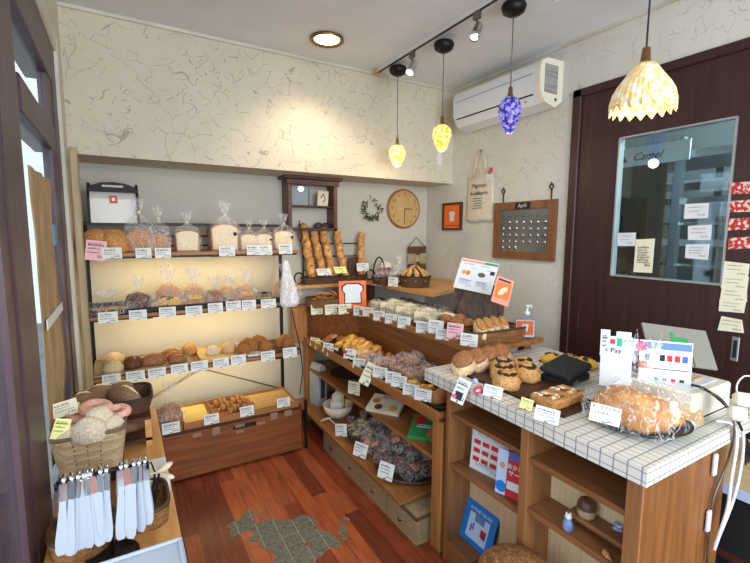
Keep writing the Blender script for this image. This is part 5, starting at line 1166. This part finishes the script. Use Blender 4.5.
# ================================================================ BOTTOM SHELF
ZB=.166
t=thing('white_bowl','white ceramic bowl holding a paper packet on the bottom rack shelf','bowl',(1.25,2.62,ZB)); MB().lathe([(0,.006),(.045,.008),(.085,.05),(.10,.095),(.105,.095),(.092,.045),(.05,0),(0,0)],32).build('bowl','cream_ic',t)
t=thing('paper_packet','small paper packet with white label standing in the white bowl','packet',(1.25,2.62,ZB+.02),(0,0,-.8)); MB().blob(.05,.035,.17,flat=.8,amp=.1,freq=4).build('packet','linen',t); MB().box(-.04,.04,-.042,-.040,.04,.10).build('label','white',t); MB().box(-.03,.03,-.03,.03,.15,.18,T=TR(ry=.2),bev=.008).build('folded_top','cardcream',t)
o=MB().tube([(-.06,0,.05),(-.02,.01,.052),(0,0,.055),(.05,.02,.05),(0,0,.055),(.03,-.05,.02)],.005,5).build('bow','cream',None,(1.15,2.55,ZB-.02)); tag(o,'pale ribbon bow on the front of the white bowl','ribbon')
t=thing('dark_bowl','dark brown round bowl in shadow behind the white bowl','bowl',(1.47,2.52,ZB)); MB().lathe([(0,.006),(.05,.008),(.10,.07),(.106,.07),(.06,0),(0,0)],28).build('bowl','darkb',t)
for nm,x,y,r in (('far',1.30,2.25,.15),('near',1.32,1.83,.20)):
    t=thing('round_tray','round black wicker tray under the biscuit bags on the bottom shelf, '+nm+' one','tray',(x,y,ZB)); MB().lathe([(0,.004),(r*.9,.006),(r,.03),(r*1.03,.03),(r*.93,0),(0,0)],32,uvs=True).build('weave','wickerd',t)
yl=[(1.22,2.37),(1.30,2.34),(1.24,2.28),(1.33,2.27),(1.25,2.20),(1.28,2.31),(1.39,2.30)]
for i,(x,y) in enumerate(yl): bagged('biscy','cookbag%d'%(i%3),'biscuit_bag','clear bag of yellow biscuits on the far round tray, '+ORD[i]+' from the back','biscuits',V(x,y,ZB+.008+(.04 if i>4 else 0)),.105,i*1.1,'yellow biscuit bags on the bottom shelf',tie=False,inner='biscuits',sz=.9)
dk=[(1.20,2.10),(1.30,2.12),(1.40,2.14),(1.22,2.01),(1.33,2.02),(1.43,2.03),(1.20,1.92),(1.30,1.92),(1.40,1.93),(1.22,1.82),(1.32,1.82),(1.43,1.82),(1.24,1.73),(1.34,1.72),(1.44,1.73)]
for i,(x,y) in enumerate(dk): t=bagged('biscd','cookbag%d'%(i%3),'biscuit_bag','clear bag of chocolate brown biscuits on the near round tray, '+ORD[i]+' from the back','biscuits',V(x,y,ZB+(.03 if i>2 else .012)+(.05 if i in (4,7,10) else 0)),.12,i*1.7,'brown biscuit bags on the bottom shelf',tie=False,inner='biscuits',sz=.95); MB().box(-.22,.16,-.16,.16,0,.02,T=TR(-.15,-.1,.40,.2,-.4,.3)).build('label','pink',t)
for i,(x,y,w_,h_) in enumerate(((341,430,14,13),(360.5,450,13,15),(386,471,12,18))): card(x,y,0,1.12,w_*1.1,h_,('far','middle','near')[i]+' white price card standing before the biscuit bags on the bottom shelf',None,turn=.55,tilt=-.25,roll=(-.2,.1,.1)[i])
rt=[(1.24,1.86,.10),(1.30,1.77,.11),(1.23,1.95,.09)]
# ================================================================ COUNTER ITEMS
def cp(x,y,z=None): return at(x,y,2,CZ if z is None else z)
ZC_=CZ+.0008
o=MB().box(-.045,.045,-.03,.03,0,.001).build('orange_card','orange',None,tuple(cp(482,352)[:2])+(ZC_,),(0,0,.3)); tag(o,'small orange card lying flat at the far left of the counter','card')
q=cp(520,378); tray('bread_tray','dark rectangular tray under the domed and filled breads on the counter',V(1.345,1.20,ZC_),.27,.40,.010,'wood_dark',rz=.0)
DR=[(492,376),(507,367),(519,361),(531,358)]
for i,(x,y) in enumerate(((1.24,1.345),(1.32,1.35),(1.395,1.355),(1.465,1.355))):
    put('capped','domed_bread','pale domed bread with brown crust cap, '+ORD[i]+' from the left on the counter','bread',V(x,y,ZC_+.012),.125,.5,'brown capped breads on the counter',rx=-.05,ry=-.35,sz=.95)
for i,(x,y) in enumerate(((1.25,1.12),(1.31,1.19),(1.37,1.25),(1.39,1.14),(1.46,1.22))):
    put('filled','filled_bun','round golden bun with dark filled hollows, '+ORD[i]+' from the front on the counter','bread',V(x,y,ZC_+.0045),.105,i*.8,'filled golden buns on the counter')
# far topped breads
tray('dark_tray','dark tray of seaweed topped breads at the counter back',V(1.72,1.19,ZC_),.14,.20,.008,'wood_dark')
for i,(x,y) in enumerate(((1.69,1.25),(1.74,1.20),(1.70,1.16),(1.76,1.13))): put('norit','topped_bread','yellow bread topped with dark seaweed, '+ORD[i]+' from the left behind the black case','bread',V(x,y,ZC_+.0045),.11,.4*i,'seaweed topped breads at the counter back',sz=1.2)
# black folded case
p=cp(575,385); t=thing('black_case','black fabric covered money tray case on the counter','case',(1.535,1.07,ZC_),(0,0,.12))
MB().box(-.085,.085,-.06,.06,0,.03,bev=.006).build('base','black',t); MB().box(-.095,.085,-.065,.065,.034,.06,bev=.008,T=TR(0,0,.01,.12,-.12)).build('lid','blackfab',t); MB().box(-.06,-.02,-.068,-.060,.01,.022).build('catch','grayrod',t)
# toasts on tray
q=cp(570,408); tray('toast_tray','dark wooden tray with two square topped toasts at the counter front',V(1.30,.925,ZC_),.20,.17,.010,'wood_dark',rz=.05)
for i,(x,y) in enumerate(((1.250,.925),(1.348,.93))): put('toast','topped_toast','square toast with white and brown topping, '+('left','right')[i]+' one on the front tray','bread',V(x,y,ZC_+.0045),.100,PI/2,'topped toasts on the counter',sz=1.25)
# big bagged bread on a plate
q=cp(648,424); pc=V(1.375,.695,ZC_); R=.135
t=thing('serving_plate','round black plate beneath the big bagged bread on the counter','plate',pc); MB().lathe([(0,.014),(R*.8,.012),(R*1.02,.024),(R*1.05,.024),(R*.85,.004),(0,.0)],40).build('plate','black',t)
t=thing('big_bagged_bread','large sugar glazed bread in a tied clear bag on the black plate','bread',pc+V(0,0,.016))
m=MB(); m.blob(.095,.115,.10,0,TR(-.03,.01,0),amp=.07,freq=3,seed=3); m.blob(.07,.08,.06,0,TR(.055,-.02,0),amp=.08,freq=3,seed=5); m.build('bread',noisy('glazed apple bread',S(216,158,88),S(176,112,58),scale=20,bump=.6,c3=S(240,222,186)),t)
m=MB(); [m.blob(rnd.uniform(.012,.022),rnd.uniform(.01,.02),.02,0,TR(rnd.uniform(-.06,.09),rnd.uniform(-.08,.0),.028+rnd.uniform(0,.02)),amp=.3,seed=i,nu=10,nv=6) for i in range(12)]; m.build('icing','cream_ic',t)
bagm('bigbag',1.0,.92,.35,.62,.85,'bag',9,44); link('clear_bag',PM['bigbag'],t,(0,0,0),(0,0,0),.285); MB().lathe([(0,-.008),(.013,-.008),(.013,.008),(0,.008)],12,T=TR(0,0,.176)).build('tie','pink',t)
o=MB().box(-.05,.05,-.04,.04,0,.002,T=TR(0,0,.012,.1,-.2)).build('kraft_paper','kraft',None,tuple(at(687,417,2,CZ+.03)),(0,.1,.4)); tag(o,'torn kraft paper corner at the right of the black plate','paper')
# cards
card(461,391,None,None,1,1,'','') if False else None
def cc(x,y,X,w,h,label,mt='card',rz=-.95,tilt=-.35,roll=0,name='price_card',clip=True,var=None):
    P=at(x,y,0,X); return card(0,0,None,P,w,h,label,None,mt,tilt=tilt,roll=roll,rz=rz,name=name,real=True,clip=clip,var=var)
c=cc(461,391,1.095,.052,.095,'tall photo flyer with rose dots hanging over the counter left corner',rz=-1.1,roll=.25,name='flyer',var=1)
MB().box(-.32,.25,-1,-.8,.12,.45).build('photo','ink',c); MB().disc(.16,0,12,T=TR(-.32,-1.2,.2,PI/2),ry=.09).build('rose_dot','pinkdot',c)
cc(493,391.5,1.135,.066,.042,'white price card of the filled buns at the counter edge',roll=.12)
cc(526.5,404,1.15,.040,.036,'small yellow card left of the toast price card','cardyellow',roll=.2)
cc(547,415,1.115,.072,.045,'large white price card before the topped toasts',roll=.14)
c=cc(605,414.5,1.115,.075,.048,'white katakana price card in front of the big bagged bread',roll=.12)
for ch in list(c.children):
    if ch.name.startswith('lettering'): bpy.data.objects.remove(ch)
tx=link('lettering',textmesh('チーズアルザス','ink'),c,(-.0,-.7,.80),(PI/2,0,0)); tx.scale=(.128,.27,.3)
link('small_print',STR[2],c,(0,0,-.02),(0,0,0),(.9,1,.72)); 
tx=link('price_sign',textmesh('¥','ink'),c,(.15,-.7,.14),(PI/2,0,0)); tx.scale=(.13,.2,.3)
for i,(x,y,X,lab) in enumerate(((455.5,371,1.20,'round rose sticker tag at the far left of the counter'),(478.5,390.5,1.125,'round rose sticker tag beside the filled bun price card'))):
    P=at(x,y,0,X); o=MB().lathe([(0,-.0008),(.018,-.0008),(.018,.0008),(0,.0008)],20,T=TR(rx=PI/2)).build('round_tag','pinkdot',None,P,(-.4,.2,-1.0)); tag(o,lab,'tag'); MB().box(-.010,.008,-.0014,-.0009,-.004,.004,T=TR(ry=-.6)).build('white_mark','white',o); MB().tube([(0,.002,-.012),(0,.012,-.022 if i else -.02)],.0015,5).build('stem','chrome',o)
P=at(473+2,382.5-1,0,1.19); o=MB().lathe([(0,-.0008),(.013,-.0008),(.013,.0008),(0,.0008)],20,T=TR(rx=PI/2)).build('round_tag','paleblue',None,P,(-.4,.2,-1.0)); tag(o,'small round pale blue tag before the first domed bread','tag')
# acrylic payment signs
zb=CZ+.002
A=at(601,392,2,zb); B=at(692,404,2,zb); A=V(1.42,.83,zb)
A=at(600,392,0,1.44); 
ps=[at(597,336,0,1.44),at(694,350,0,1.60),at(690,397,0,1.60),at(599,386,0,1.44)]
t,w,h=sheet4('payment_sign','clear acrylic payment notice stand behind the big bagged bread','sign',[ps[0],ps[1],ps[2],ps[3]],'clear',.004)
mark(t,'payment_sheet',w*.0,w*.36,h*.02,h*1.02,'white',.001); mark(t,'red_logo',w*.10,w*.16,h*.87,h*.96,'red',.002); mark(t,'green_logo',w*.18,w*.24,h*.83,h*.99,'teal',.002); letter(t,'PayPay','ink',h*.14,w*.11,h*.74,-.0018)
mark(t,'upright_strip',w*-.01,w*.10,h*.62,h*1.14,'white',.003); link('lettering',STR[1],t,(w*.045,-.003,h*.66),(0,0,0),(w*.08,.001,h*.42))
mark(t,'middle_sheet',w*.24,w*.42,h*.78,h*1.0,'white',.0015); link('lettering',STR[3],t,(w*.33,-.0016,h*.78),(0,0,0),(w*.17,.001,h*.22)); mark(t,'top_label',w*.17,w*.34,h*1.02,h*1.12,'white',.002)
mark(t,'payment_sheet',w*.44,w*1.0,h*.0,h*1.0,'white',.001); mark(t,'blue_header',w*.50,w*.99,h*.84,h*.97,'navy',.002); MB().disc(h*.10,0,16,T=TR(w*.46,-.0022,h*.88,PI/2)).build('pink_badge','pinkdot',t)
mark(t,'divider_line',w*.45,w*.99,h*.46,h*.475,'ink',.0016)
for i in range(6): mark(t,'card_logo',w*(.50+.08*i),w*(.555+.08*i),h*.62,h*.74,('navy','paleblue','ink','red','red','inkblue')[i],.0018)
for i in range(5): mark(t,'card_logo',w*(.52+.09*i),w*(.57+.09*i),h*.18,h*.30,('paleblue','teal','navy','red','ink')[i],.0018)
o=MB().box(0,w*1.02,-.01,.05,0,.004).build('acrylic_foot','clear',t,(0,0,-.004))
# label printer / register body
rg=thing('register_box','cream white receipt printer body at the counter right end','register',(1.50,.60,CZ+.001))
bx=MB().box(0,.26,0,.20,0,.098,bev=.006).build('body','cream',rg); MB().box(.03,.23,.03,.17,.098,.101,bev=.001).build('lid','whiteac',rg); MB().box(.02,.24,-.002,.0,.012,.016).build('slot','ink',rg)
MB().box(.14,.20,.06,.075,.101,.106,T=TR()).build('wooden_peg','kraft',rg)
# tablet seen from behind
tc=[at(636,322,0,1.60),at(709,336,0,1.80),at(718,370,0,1.76),at(651,361,0,1.56)]
t,w,h=sheet4('tablet','silver tablet seen from behind above the register box','tablet',tc,nmat('pale aluminium',S(134,130,120),.5,.1),.008)
mark(t,'green_sticker',w*.40,w*.46,h*.52,h*.82,'green',.0015); mark(t,'green_sticker',w*.46,w*.66,h*.56,h*.72,'green',.0012); MB().tube([(w*.35,-.002,h*.32),(w*.66,-.002,h*.36),(w*.66,-.002,h*.0)],.0016,5).build('case_seam','grayrod',t)
c_=(tc[2]+tc[3])/2; MB().box(w*.4,w*.6,.009,.02,-.10,h*.5).build('stand_arm','grayrod',t)
# cables
def cable(name,label,pts,r,mt,grp=None):
    P=[at(x,y,a_,v) for x,y,a_,v in pts]; Q=[]
    for i in range(len(P)-1):
        p0=P[max(i-1,0)];p1=P[i];p2=P[i+1];p3=P[min(i+2,len(P)-1)]
        for s_ in range(6):
            u=s_/6; Q.append(.5*((2*p1)+(-p0+p2)*u+(2*p0-5*p1+4*p2-p3)*u*u+(-p0+3*p1-3*p2+p3)*u**3))
    Q.append(P[-1]); o=Q[0]; ob=MB().tube([q-o for q in Q],r,8).build(name,mt,None,o); tag(ob,label,'cable',grp)
cable('black_cable','black cable looping from the payment sign over the counter edge',[(692,385,1,.64),(705,389,1,.59),(722,402,1,.57),(736,418,1,.525),(742,430,1,.52)],.004,'black')
cable('grey_cable','grey blue cable hanging beside the cabinet end panel',[(700,388,1,.60),(722,400,1,.56),(734,425,1,.525),(728,460,1,.54),(712,505,1,.55),(707,563,1,.55)],.0035,'grayrod')
cable('white_cable','left white cable hanging down at the counter right end',[(716,421,1,.56),(732,424,1,.53),(737,440,1,.52),(731,480,1,.52),(727,510,1,.52),(714,550,1,.53)],.005,'white')
cable('white_cable','right white cable hanging down at the counter right end',[(718,419,1,.57),(736,421,1,.53),(743,435,1,.52),(741,465,1,.52),(733,500,1,.52),(715,545,1,.53)],.005,'white')
for i,(x,y,lab) in enumerate(((742,400,'cream adapter block hanging at the counter right end, upper one'),(737,414,'cream plug block among the cables at the counter right end'))):
    P=at(x,y,1,.51); o=MB().box(-.03,.03,-.02,.02,-.02,.02,bev=.006).build('adapter_block','cream',None,P,(0,.4,.5)); tag(o,lab,'adapter')
cable('thin_white_cable','thin white cable arcing up beside the upper adapter block',[(738,402,1,.52),(737,385,1,.52),(745,376,1,.52),(756,378,1,.52)],.0025,'white')
for i in range(5):
    cable('dark_cable','thin dark cable coil hanging behind the white cables',[(741,430,1,.60),(746+2*i,455,1,.62),(745+3*i,478+2*i,1,.62),(752+2*i,470,1,.62),(756,440,1,.62)],.003,'black','dark cable coils at the counter right end')
# ================================================================ CABINET CONTENTS
# brochures leaning in the upper left bay
t=thing('menu_brochure','white leaflet with red bread pictures inside the cabinet upper left bay','leaflet',(1.25,1.19,.459),(-.12,0,-1.4)); MB().box(-.10,.075,0,.003,0,.165).build('sheet','cardpink' if False else 'white',t)
for r in range(3):
    for c in range(4): MB().box(-.088+.042*c,-.056+.042*c,-.0012,0,.038+.036*r,.056+.036*r,bev=0).build('bread_picture','red',t)
link('lettering',STR[0],t,(-.01,0,.138),(0,0,0),(.16,.001,.03)); link('lettering',STR[2],t,(-.01,0,.01),(0,0,0),(.16,.001,.03))
t=thing('magazine','red and blue colourful booklet inside the cabinet beside the divider','booklet',(1.215,1.04,.459),(-.14,0,-1.3)); MB().box(-.07,.07,0,.004,0,.17).build('cover','red',t); MB().box(-.07,-.03,-.001,0,.0,.17).build('side_picture','paleblue',t); MB().disc(.022,0,18,T=TR(-.048,-.002,.03,PI/2)).build('blue_ball','blue',t)
MB().box(-.028,.07,-.001,0,.14,.17).build('top_band','inkblue',t); letter(t,'おかしみの','white',.021,.022,.115,-.002); letter(t,'サービス','white',.023,.022,.09,-.002); MB().box(-.025,.066,-.0015,0,.03,.06).build('caption_band','white',t); MB().disc(.012,0,14,T=TR(-.05,-.002,.11,PI/2)).build('figure_print','egg',t)
# blue picture frame
t=thing('blue_picture_frame','bright blue framed winter scene print leaning in the cabinet lower left','picture',(1.243,1.262,.103),(-.32,0,-PI/2)); w=.180; h=.172
MB().box(-w/2,w/2,0,.006,0,h).build('mount','blue',t); MB().box(-w/2-.003,w/2+.003,.0062,.014,-.0,h+.003).build('frame','ink',t)
MB().box(-.058,.058,-.001,0,.022,.128).build('print','paleblue',t); letter(t,'ALPINE CRUISE','white',.019,0,h-.028,-.001)
[MB().box(x,x+.008,-.002,-.001,z,z+.03).build('figure','inkblue',t) for x,z in ((-.04,.05),(-.028,.06),(.03,.05),(.042,.05))]; MB().box(-.025,.03,-.002,-.001,.10,.13).build('house','navy',t); MB().box(.02,.05,-.002,-.001,.055,.085).build('red_figure','red',t)
# big wicker basket lid at the floor
t=basket('floor_basket','lidded brown wicker hamper on the floor before the cabinet',V(1.055,.87,0),.11,.12,.32,'wickerb',1.08)
bpy.data.objects.remove(t) if False else None
k=at(515,563,0,1.1)
MB().lathe([(.128,.325),(.124,.35),(.105,.375),(.06,.392),(0,.397)],32,uvs=True).build('lid','wickerb',t)
# figurines
def figu(px,py,X,Y=None): return at(px,py,0,X)
ZD=.4985
t=thing('cat_figurine','small blue dressed white cat figurine on the cabinet shelf','figurine',(1.19,.79,ZD),(0,0,-.9)); MB().blob(.016,.013,.045,flat=.8).build('dress',noisy('blue glaze',S(90,110,160),S(130,150,190),scale=60),t); MB().blob(.011,.010,.018,T=TR(0,0,.042),flat=.8).build('head','white',t); m=MB(); [m.blob(.003,.003,.007,T=TR(s_*.006,0,.058),nu=6,nv=4) for s_ in (-1,1)]; m.build('ears','white',t)
t=thing('croissant_figurine','tiny brown croissant ornament on the cabinet shelf front','figurine',(1.20,.665,ZD)); link('croissant',PM['croissant'],t,(0,0,0),(0,0,.9),.045)
t=thing('wooden_dome','round brown wooden dome box on the small raised cabinet shelf','ornament',(1.262,.775,.5355)); MB().lathe([(0,0),(.026,0),(.029,.01),(.028,.028)],24).build('base','woodpost',t); MB().lathe([(.0295,.028),(.029,.04),(.022,.056),(.010,.063),(0,.065)],24).build('cap','wood_darkz',t)
t=thing('flower_ornament','pale blue violet flower ornament on the small raised cabinet shelf','ornament',(1.275,.672,.5355)); m=MB(); [m.blob(.014,.007,.010,T=TR(.012*math.cos(i*1.25),.012*math.sin(i*1.25),.010+.004*(i%2),0,-.4,i*1.25),nu=10,nv=6) for i in range(6)]; m.build('petals',noisy('blue petals',S(130,140,190),S(180,184,220),scale=60),t); MB().blob(.006,.006,.008,T=TR(0,0,.016)).build('centre','white',t)
# ================================================================ DOOR NOTES
def wallnote(name,label,cs,mat,lines=3,th=.0015,x=None,cat='note',grp=None):
    X=dx0-.0015 if x is None else x; ps=[at(a_,b_,0,X) for a_,b_ in cs]; y0=ps[0].y; z0=min(p.z for p in ps)
    cen=sum((p for p in ps),Vector())/4; m=MB()
    vs=[(p.y-cen.y,0,p.z-cen.z) for p in ps]; vs=[(-a_,0,c_) for a_,b_,c_ in vs]; v2=[(a_,-th,c_) for a_,b_,c_ in vs]
    m.add(vs+v2,[(0,1,2,3),(7,6,5,4),(0,4,5,1),(1,5,6,2),(2,6,7,3),(3,7,4,0)]); o=m.build(name,mat,None,cen,(0,0,-PI/2)); tag(o,label,cat,grp)
    w=max(v[0] for v in vs)-min(v[0] for v in vs); h=max(v[2] for v in vs)-min(v[2] for v in vs)
    if lines: link('lettering',strokes(len(label),lines,big=False,mt='ink').mesh('lettering',['grayrod']),o,(0,-th+.0003,-h*.42),(0,0,0),(w*.85,.001,h*.85))
    return o
def rect(x0,y0,x1,y1,sl=0): return ((x0,y0),(x1,y0+sl),(x1,y1+sl),(x0,y1))
def box4(a,b,c,d): return (a,b,c,d)
gx=dx0+.011
wallnote('paper_note','small white note at the left edge of the door glass',box4((618,233),(636,232.5),(635,246),(617.5,246)),'white',2,x=gx)
wallnote('paper_note','long cream handwritten list on the lower door glass',box4((636,239.5),(655,238.5),(652,273),(633.5,272)),'cardcream',7,x=gx)
wallnote('paper_note','topmost of three white notes on the right of the door glass',box4((685,204),(709,203),(708,218),(684,219)),'white',2,x=gx)
wallnote('paper_note','middle of three white notes on the right of the door glass',box4((688,226),(712,224.5),(711,240),(688,240)),'white',2,x=gx)
wallnote('paper_note','lowest of three white notes on the right of the door glass',box4((686,244.5),(710,244),(708,260),(685,258)),'white',3,x=gx)
for i,y in enumerate((183,201,219,238)):
    o=wallnote('red_packet','red patterned packet taped on the door right of the glass, '+ORD[i]+' from the top',box4((729,y),(752,y-1.5),(752,y+10.5),(728,y+11.5)),noisy('red floral print %d'%i,S(170,40,44),S(232,200,180),scale=70,bump=0,lo=.48,hi=.56),0,th=.004,cat='packet',grp='red packets on the door')
    MB().box(-.015,.012,-.0055,-.0045,-.012,.014).build('red_label','red',o); MB().box(-.006,.004,-.006,-.0055,-.004,.008).build('white_mark','white',o)
for i,(cs,lab) in enumerate(((((725,261),(750,264),(748,277),(722,276)),'uppermost cream note slip on the door'),(((722,275),(749,277),(747,291),(721,288)),'second cream note slip from the top on the door'),(((722,288),(747,289),(747,302),(720,301)),'third cream note slip from the top on the door'),(((720,299),(746,302),(744,313),(719,311)),'fourth cream note slip from the top on the door'),(((722,316),(742,320),(744,333),(718,330)),'lowest separate cream note slip on the door'))):
    wallnote('note_slip',lab,cs,'cardcream',2,th=.0015+.001*i)
# ================================================================ LEFT TABLE
ZT=.7005
# wooden riser crate
p=at(142,448,2,ZT)
t=thing('wooden_riser','light wood open crate behind the pale basket carrying a dark basket','crate',(-.06,1.76,ZT))

for x,y in ((-.12,-.12),(.10,-.12),(-.12,.10),(.10,.10)): MB().box(x,x+.02,y,y+.02,0,.095).build('post','wood_table',t)
MB().box(-.12,.12,-.12,.12,.095,.105).build('top_board','wood_dark',t); MB().box(-.12,.12,-.12,.12,0.02,.03).build('lower_board','wood_dark',t)
t=basket('rye_basket','dark wicker basket of rye loaves raised behind the pale basket',V(-.055,1.77,ZT+.106),.115,.09,.05,'wickerd',1.12)
RY=[(-.145,1.74,.13,.6),(-.09,1.80,.13,.1),(-.02,1.72,.15,-.6),(-.03,1.82,.12,.4)]
for i,(x,y,s_,rz) in enumerate(RY): put('ryeoval','rye_loaf','greyish rye loaf in the dark raised basket, '+('far left','middle rear','front right with deep cuts','rear right')[i]+' one','bread',V(x,y,ZT+.142),s_*.82,rz,'rye loaves in the raised basket',ry=(.1,0,.35,0)[i],sz=1.2)
for i,(x,y) in enumerate(((.0,1.735),(.01,1.80))): put('rye%d'%i,'rye_roll','dark rye roll inside the wooden riser, '+('front','rear')[i]+' one','bread',V(x,y,ZT+.031),.08,0,sz=1.1)
# pale basket
o=MB().box(-.08,.08,-.07,.07,0,.05,bev=.003).build('riser_block','wood_dark',None,(-.108,1.52,ZT)); tag(o,'dark wooden block under the pale wicker basket','block')
bc=V(-.105,1.56,ZT+.05)
t=basket('bread_basket','large pale wicker basket lined with paper holding doughnuts and floury rolls',V(-.108,1.52,ZT+.051),.078,.085,.115,'wickerl',1.22,sq=.25)
t=thing('basket_liner','crumpled cream paper lining the pale basket','paper',(-.108,1.52,ZT+.12)); m=MB(); vs=[];fs=[]
for i in range(7):
    for k in range(36):
        a=2*PI*k/36; c,s_=math.cos(a),math.sin(a); e=.4; f=(0,.35,.7,.95,1.02,1.05,1.08)[i]; z=(0,0,.002,.004,.01,.02,.028)[i]
        if i==6: z+=.02*noise.noise((c*3,s_*3,1))+(.035 if c>.2 and s_>0 else 0)
        vs.append((math.copysign(abs(c)**e,c)*.070*f*(1+.04*noise.noise((c*5,s_*5,i))),math.copysign(abs(s_)**e,s_)*.076*f,z))
for i in range(6):
    for k in range(36): fs.append((i*36+k,i*36+(k+1)%36,(i+1)*36+(k+1)%36,(i+1)*36+k))
m.add(vs,fs); m.build('liner','linen',t)
DN=[('donut',-.15,1.56,.09,.085,'sugared ring doughnut at the left of the pale basket'),('donut',-.095,1.59,.095,.115,'sugared ring doughnut at the back of the pale basket'),('donut',-.04,1.575,.085,.095,'third sugared doughnut half hidden behind the floury rolls'),('floury0',-.105,1.47,.095,.078,'large floury roll at the front of the pale basket'),('floury1',-.055,1.50,.08,.07,'floury roll at the front right of the pale basket'),('floury2',-.155,1.485,.08,.062,'floury roll at the front left of the pale basket'),('floury1',-.085,1.505,.08,.102,'top floury roll resting over the others in the pale basket')]
for kk,x,y,s_,dz,lab in DN: put(kk,'doughnut' if kk=='donut' else 'floury_roll',lab,'bread',V(x,y-.03,ZT+dz+.075),s_,rnd.uniform(0,1),None,rx=.15,sz=1.15)
for (x,y,Y,w_,h_,mt,ro,lab) in ((55.5,410,1.56,.065,.045,'cardcream',-.15,'large cream price card at the left back of the pale basket'),(73,410,1.60,.045,.035,'cardyellow',-.25,'small yellow card behind the doughnuts'),(50,431,1.44,.038,.055,'cardyellow',.35,'cream upright card at the left rim of the pale basket')):
    P=at(x,y,1,Y); P.x=max(P.x,-.172); card(0,0,None,P,w_,h_,lab,None,mt,tilt=-.3,roll=ro,rz=.1,real=True)
# white paper box with dried star ornament
t=thing('paper_box','white paper box lying behind the hanging tongs','box',(.028,1.37,ZT)); MB().box(-.075,.058,-.07,.07,0,.045,bev=.002).build('box','white',t)
t=thing('star_ornament','dried pale starfish ornament lying on the white paper box','ornament',(.05,1.335,ZT+.046),(.2,0,.3)); m=MB()
for i in range(5): a=i*2*PI/5+.3; m.blob(.034,.012,.014,T=TR(.028*math.cos(a),.028*math.sin(a),0,0,-.15,a),nu=12,nv=6)
m.build('star','floury',t); MB().tube([(0,0,.012),(-.012,0,.05),(-.028,0,.04),(-.03,0,.02)],.0025,6).build('wire_hook','blackmetal',t)
# baskets below
t=basket('tong_basket','round brown wicker basket under the left hanging tongs',V(-.115,1.18,ZT),.065,.075,.05,'wickerm',1.1,sq=1)
t=basket('utensil_basket','oval brown wicker basket with black tongs under the right tongs',V(.025,1.225,ZT),.048,.075,.05,'wickerm',1.1,sq=.6)
for i in range(3):
    t=thing('black_tongs','black metal tongs lying in the oval wicker basket','tongs',(.02+.012*i,1.20+.02*i,ZT+.035+.01*i),(0,-.2,1.0+.2*i),'black tongs in the oval basket')
    for s_ in (-1,1): MB().box(-.05,.06,s_*.005-.003,s_*.005+.003,0,.002).build('arm','blackmetal',t)
# tong stand
p=at(113,556,2,ZT); SX,SY=p.x,1.095
t=thing('tong_stand','black iron stand with a long bar for hanging tongs','stand',(SX,SY,ZT)); zt_=at(104,472,1,SY).z-ZT
MB().lathe([(0,.0),(.055,0),(.055,.004),(.02,.008),(0,.009)],28).build('base','blackmetal',t); MB().tube([(0,0,.008),(0,0,zt_)],.004,8).build('pole','blackmetal',t)
a=at(57,481,1,SY); b=at(147,462,1,SY); zz=zt_; MB().tube([(a.x-SX,0,zz+.0),(b.x-SX,0,zz)],.004,8).build('bar','blackmetal',t)
for x in (a.x-SX,b.x-SX): MB().tube([(x,0,zz),(x,-.02,zz-.005),(x,-.025,zz+.01)],.0035,6).build('end_hook','blackmetal',t)
TG=[(64,62,554,0),(71,69.5,554,0),(78,73,553,0),(84,81,548,.01),(87,90,546,.02),(86,101,544,-.015),(92,106,537,.0),(107,108,540,.01),(100,98,538,.03),(121,121,538,0),(127,131,536,-.01),(134,131,537,.01),(140,142,530,0),(146,148,510,.02)]
bzw=ZT+zz
blade=MB()
def bladef(L):
    pr_=[(.0062,0),(.0062,.035),(.0065,.06),(.009,.11),(.0115,.15),(.0105,.18),(.006,.192)]; s_=L/.192; m=MB(); pl=[(x,-z*s_) for x,z in pr_]+[(-x,-z*s_) for x,z in pr_[::-1]]; m.prism(pl,-.0012,.0012,T=TR(rx=PI/2)); return m
for i,(xt,xb,yb,off) in enumerate(TG):
    T0=at(xt,473,1,SY-.006); B0=at(xb,yb,1,SY-.02); L=abs(B0.z-(bzw)); L=max(.14,min(.24,L)); ang=math.atan2(T0.x-B0.x,L)
    t=thing('tongs','white handled serving tongs on the iron bar, '+(ORD[i])+' from the left' ,'tongs',(T0.x,SY-.0,bzw+.004),(0,ang,rnd.uniform(-.1,.1)),'white tongs hanging on the stand')
    for s_ in (-1,1):
        o=bladef(L).build('blade','tong',t,(0,s_*.009-.006,-.010),(s_*.04+.03,0,rnd.uniform(-.6,.6))); MB().box(-.0072,.0072,-.0018,.0018,-.03,.008).build('steel_top','chrome',o)
    MB().tube([(0,-.016,-.002),(0,-.012,.006),(0,0,.009),(0,.008,.004),(0,.006,-.006)],.005,6).build('spring_loop','chrome',t)
# serving trays at the front
for i in range(3):
    o=MB().box(-.135,.088,-.16,.135,0,.010,bev=.0049).build('serving_tray','tong' if i==2 else 'cream',None,(.0,.90,ZT+.011*i)); tag(o,'cream rounded serving tray stacked at the table front, '+('lowest','middle','topmost')[i]+' one','tray','stacked serving trays')
    m=MB().box(-.135,.088,-.16,-.15,.0101,.018,bev=.003).box(-.135,.088,.125,.135,.0101,.018,bev=.003).box(-.135,-.125,-.149,.124,.0101,.018,bev=.003).box(.078,.088,-.149,.124,.0101,.018,bev=.003)
    if i==2: m.build('rim','tong',o)
SC.view_settings.view_transform='Standard'; SC.view_settings.look='None'; SC.view_settings.gamma=1; SC.view_settings.exposure=0.12
SC.view_settings.use_curve_mapping=False

try: SC.cycles.transparent_max_bounces=48
except Exception: pass
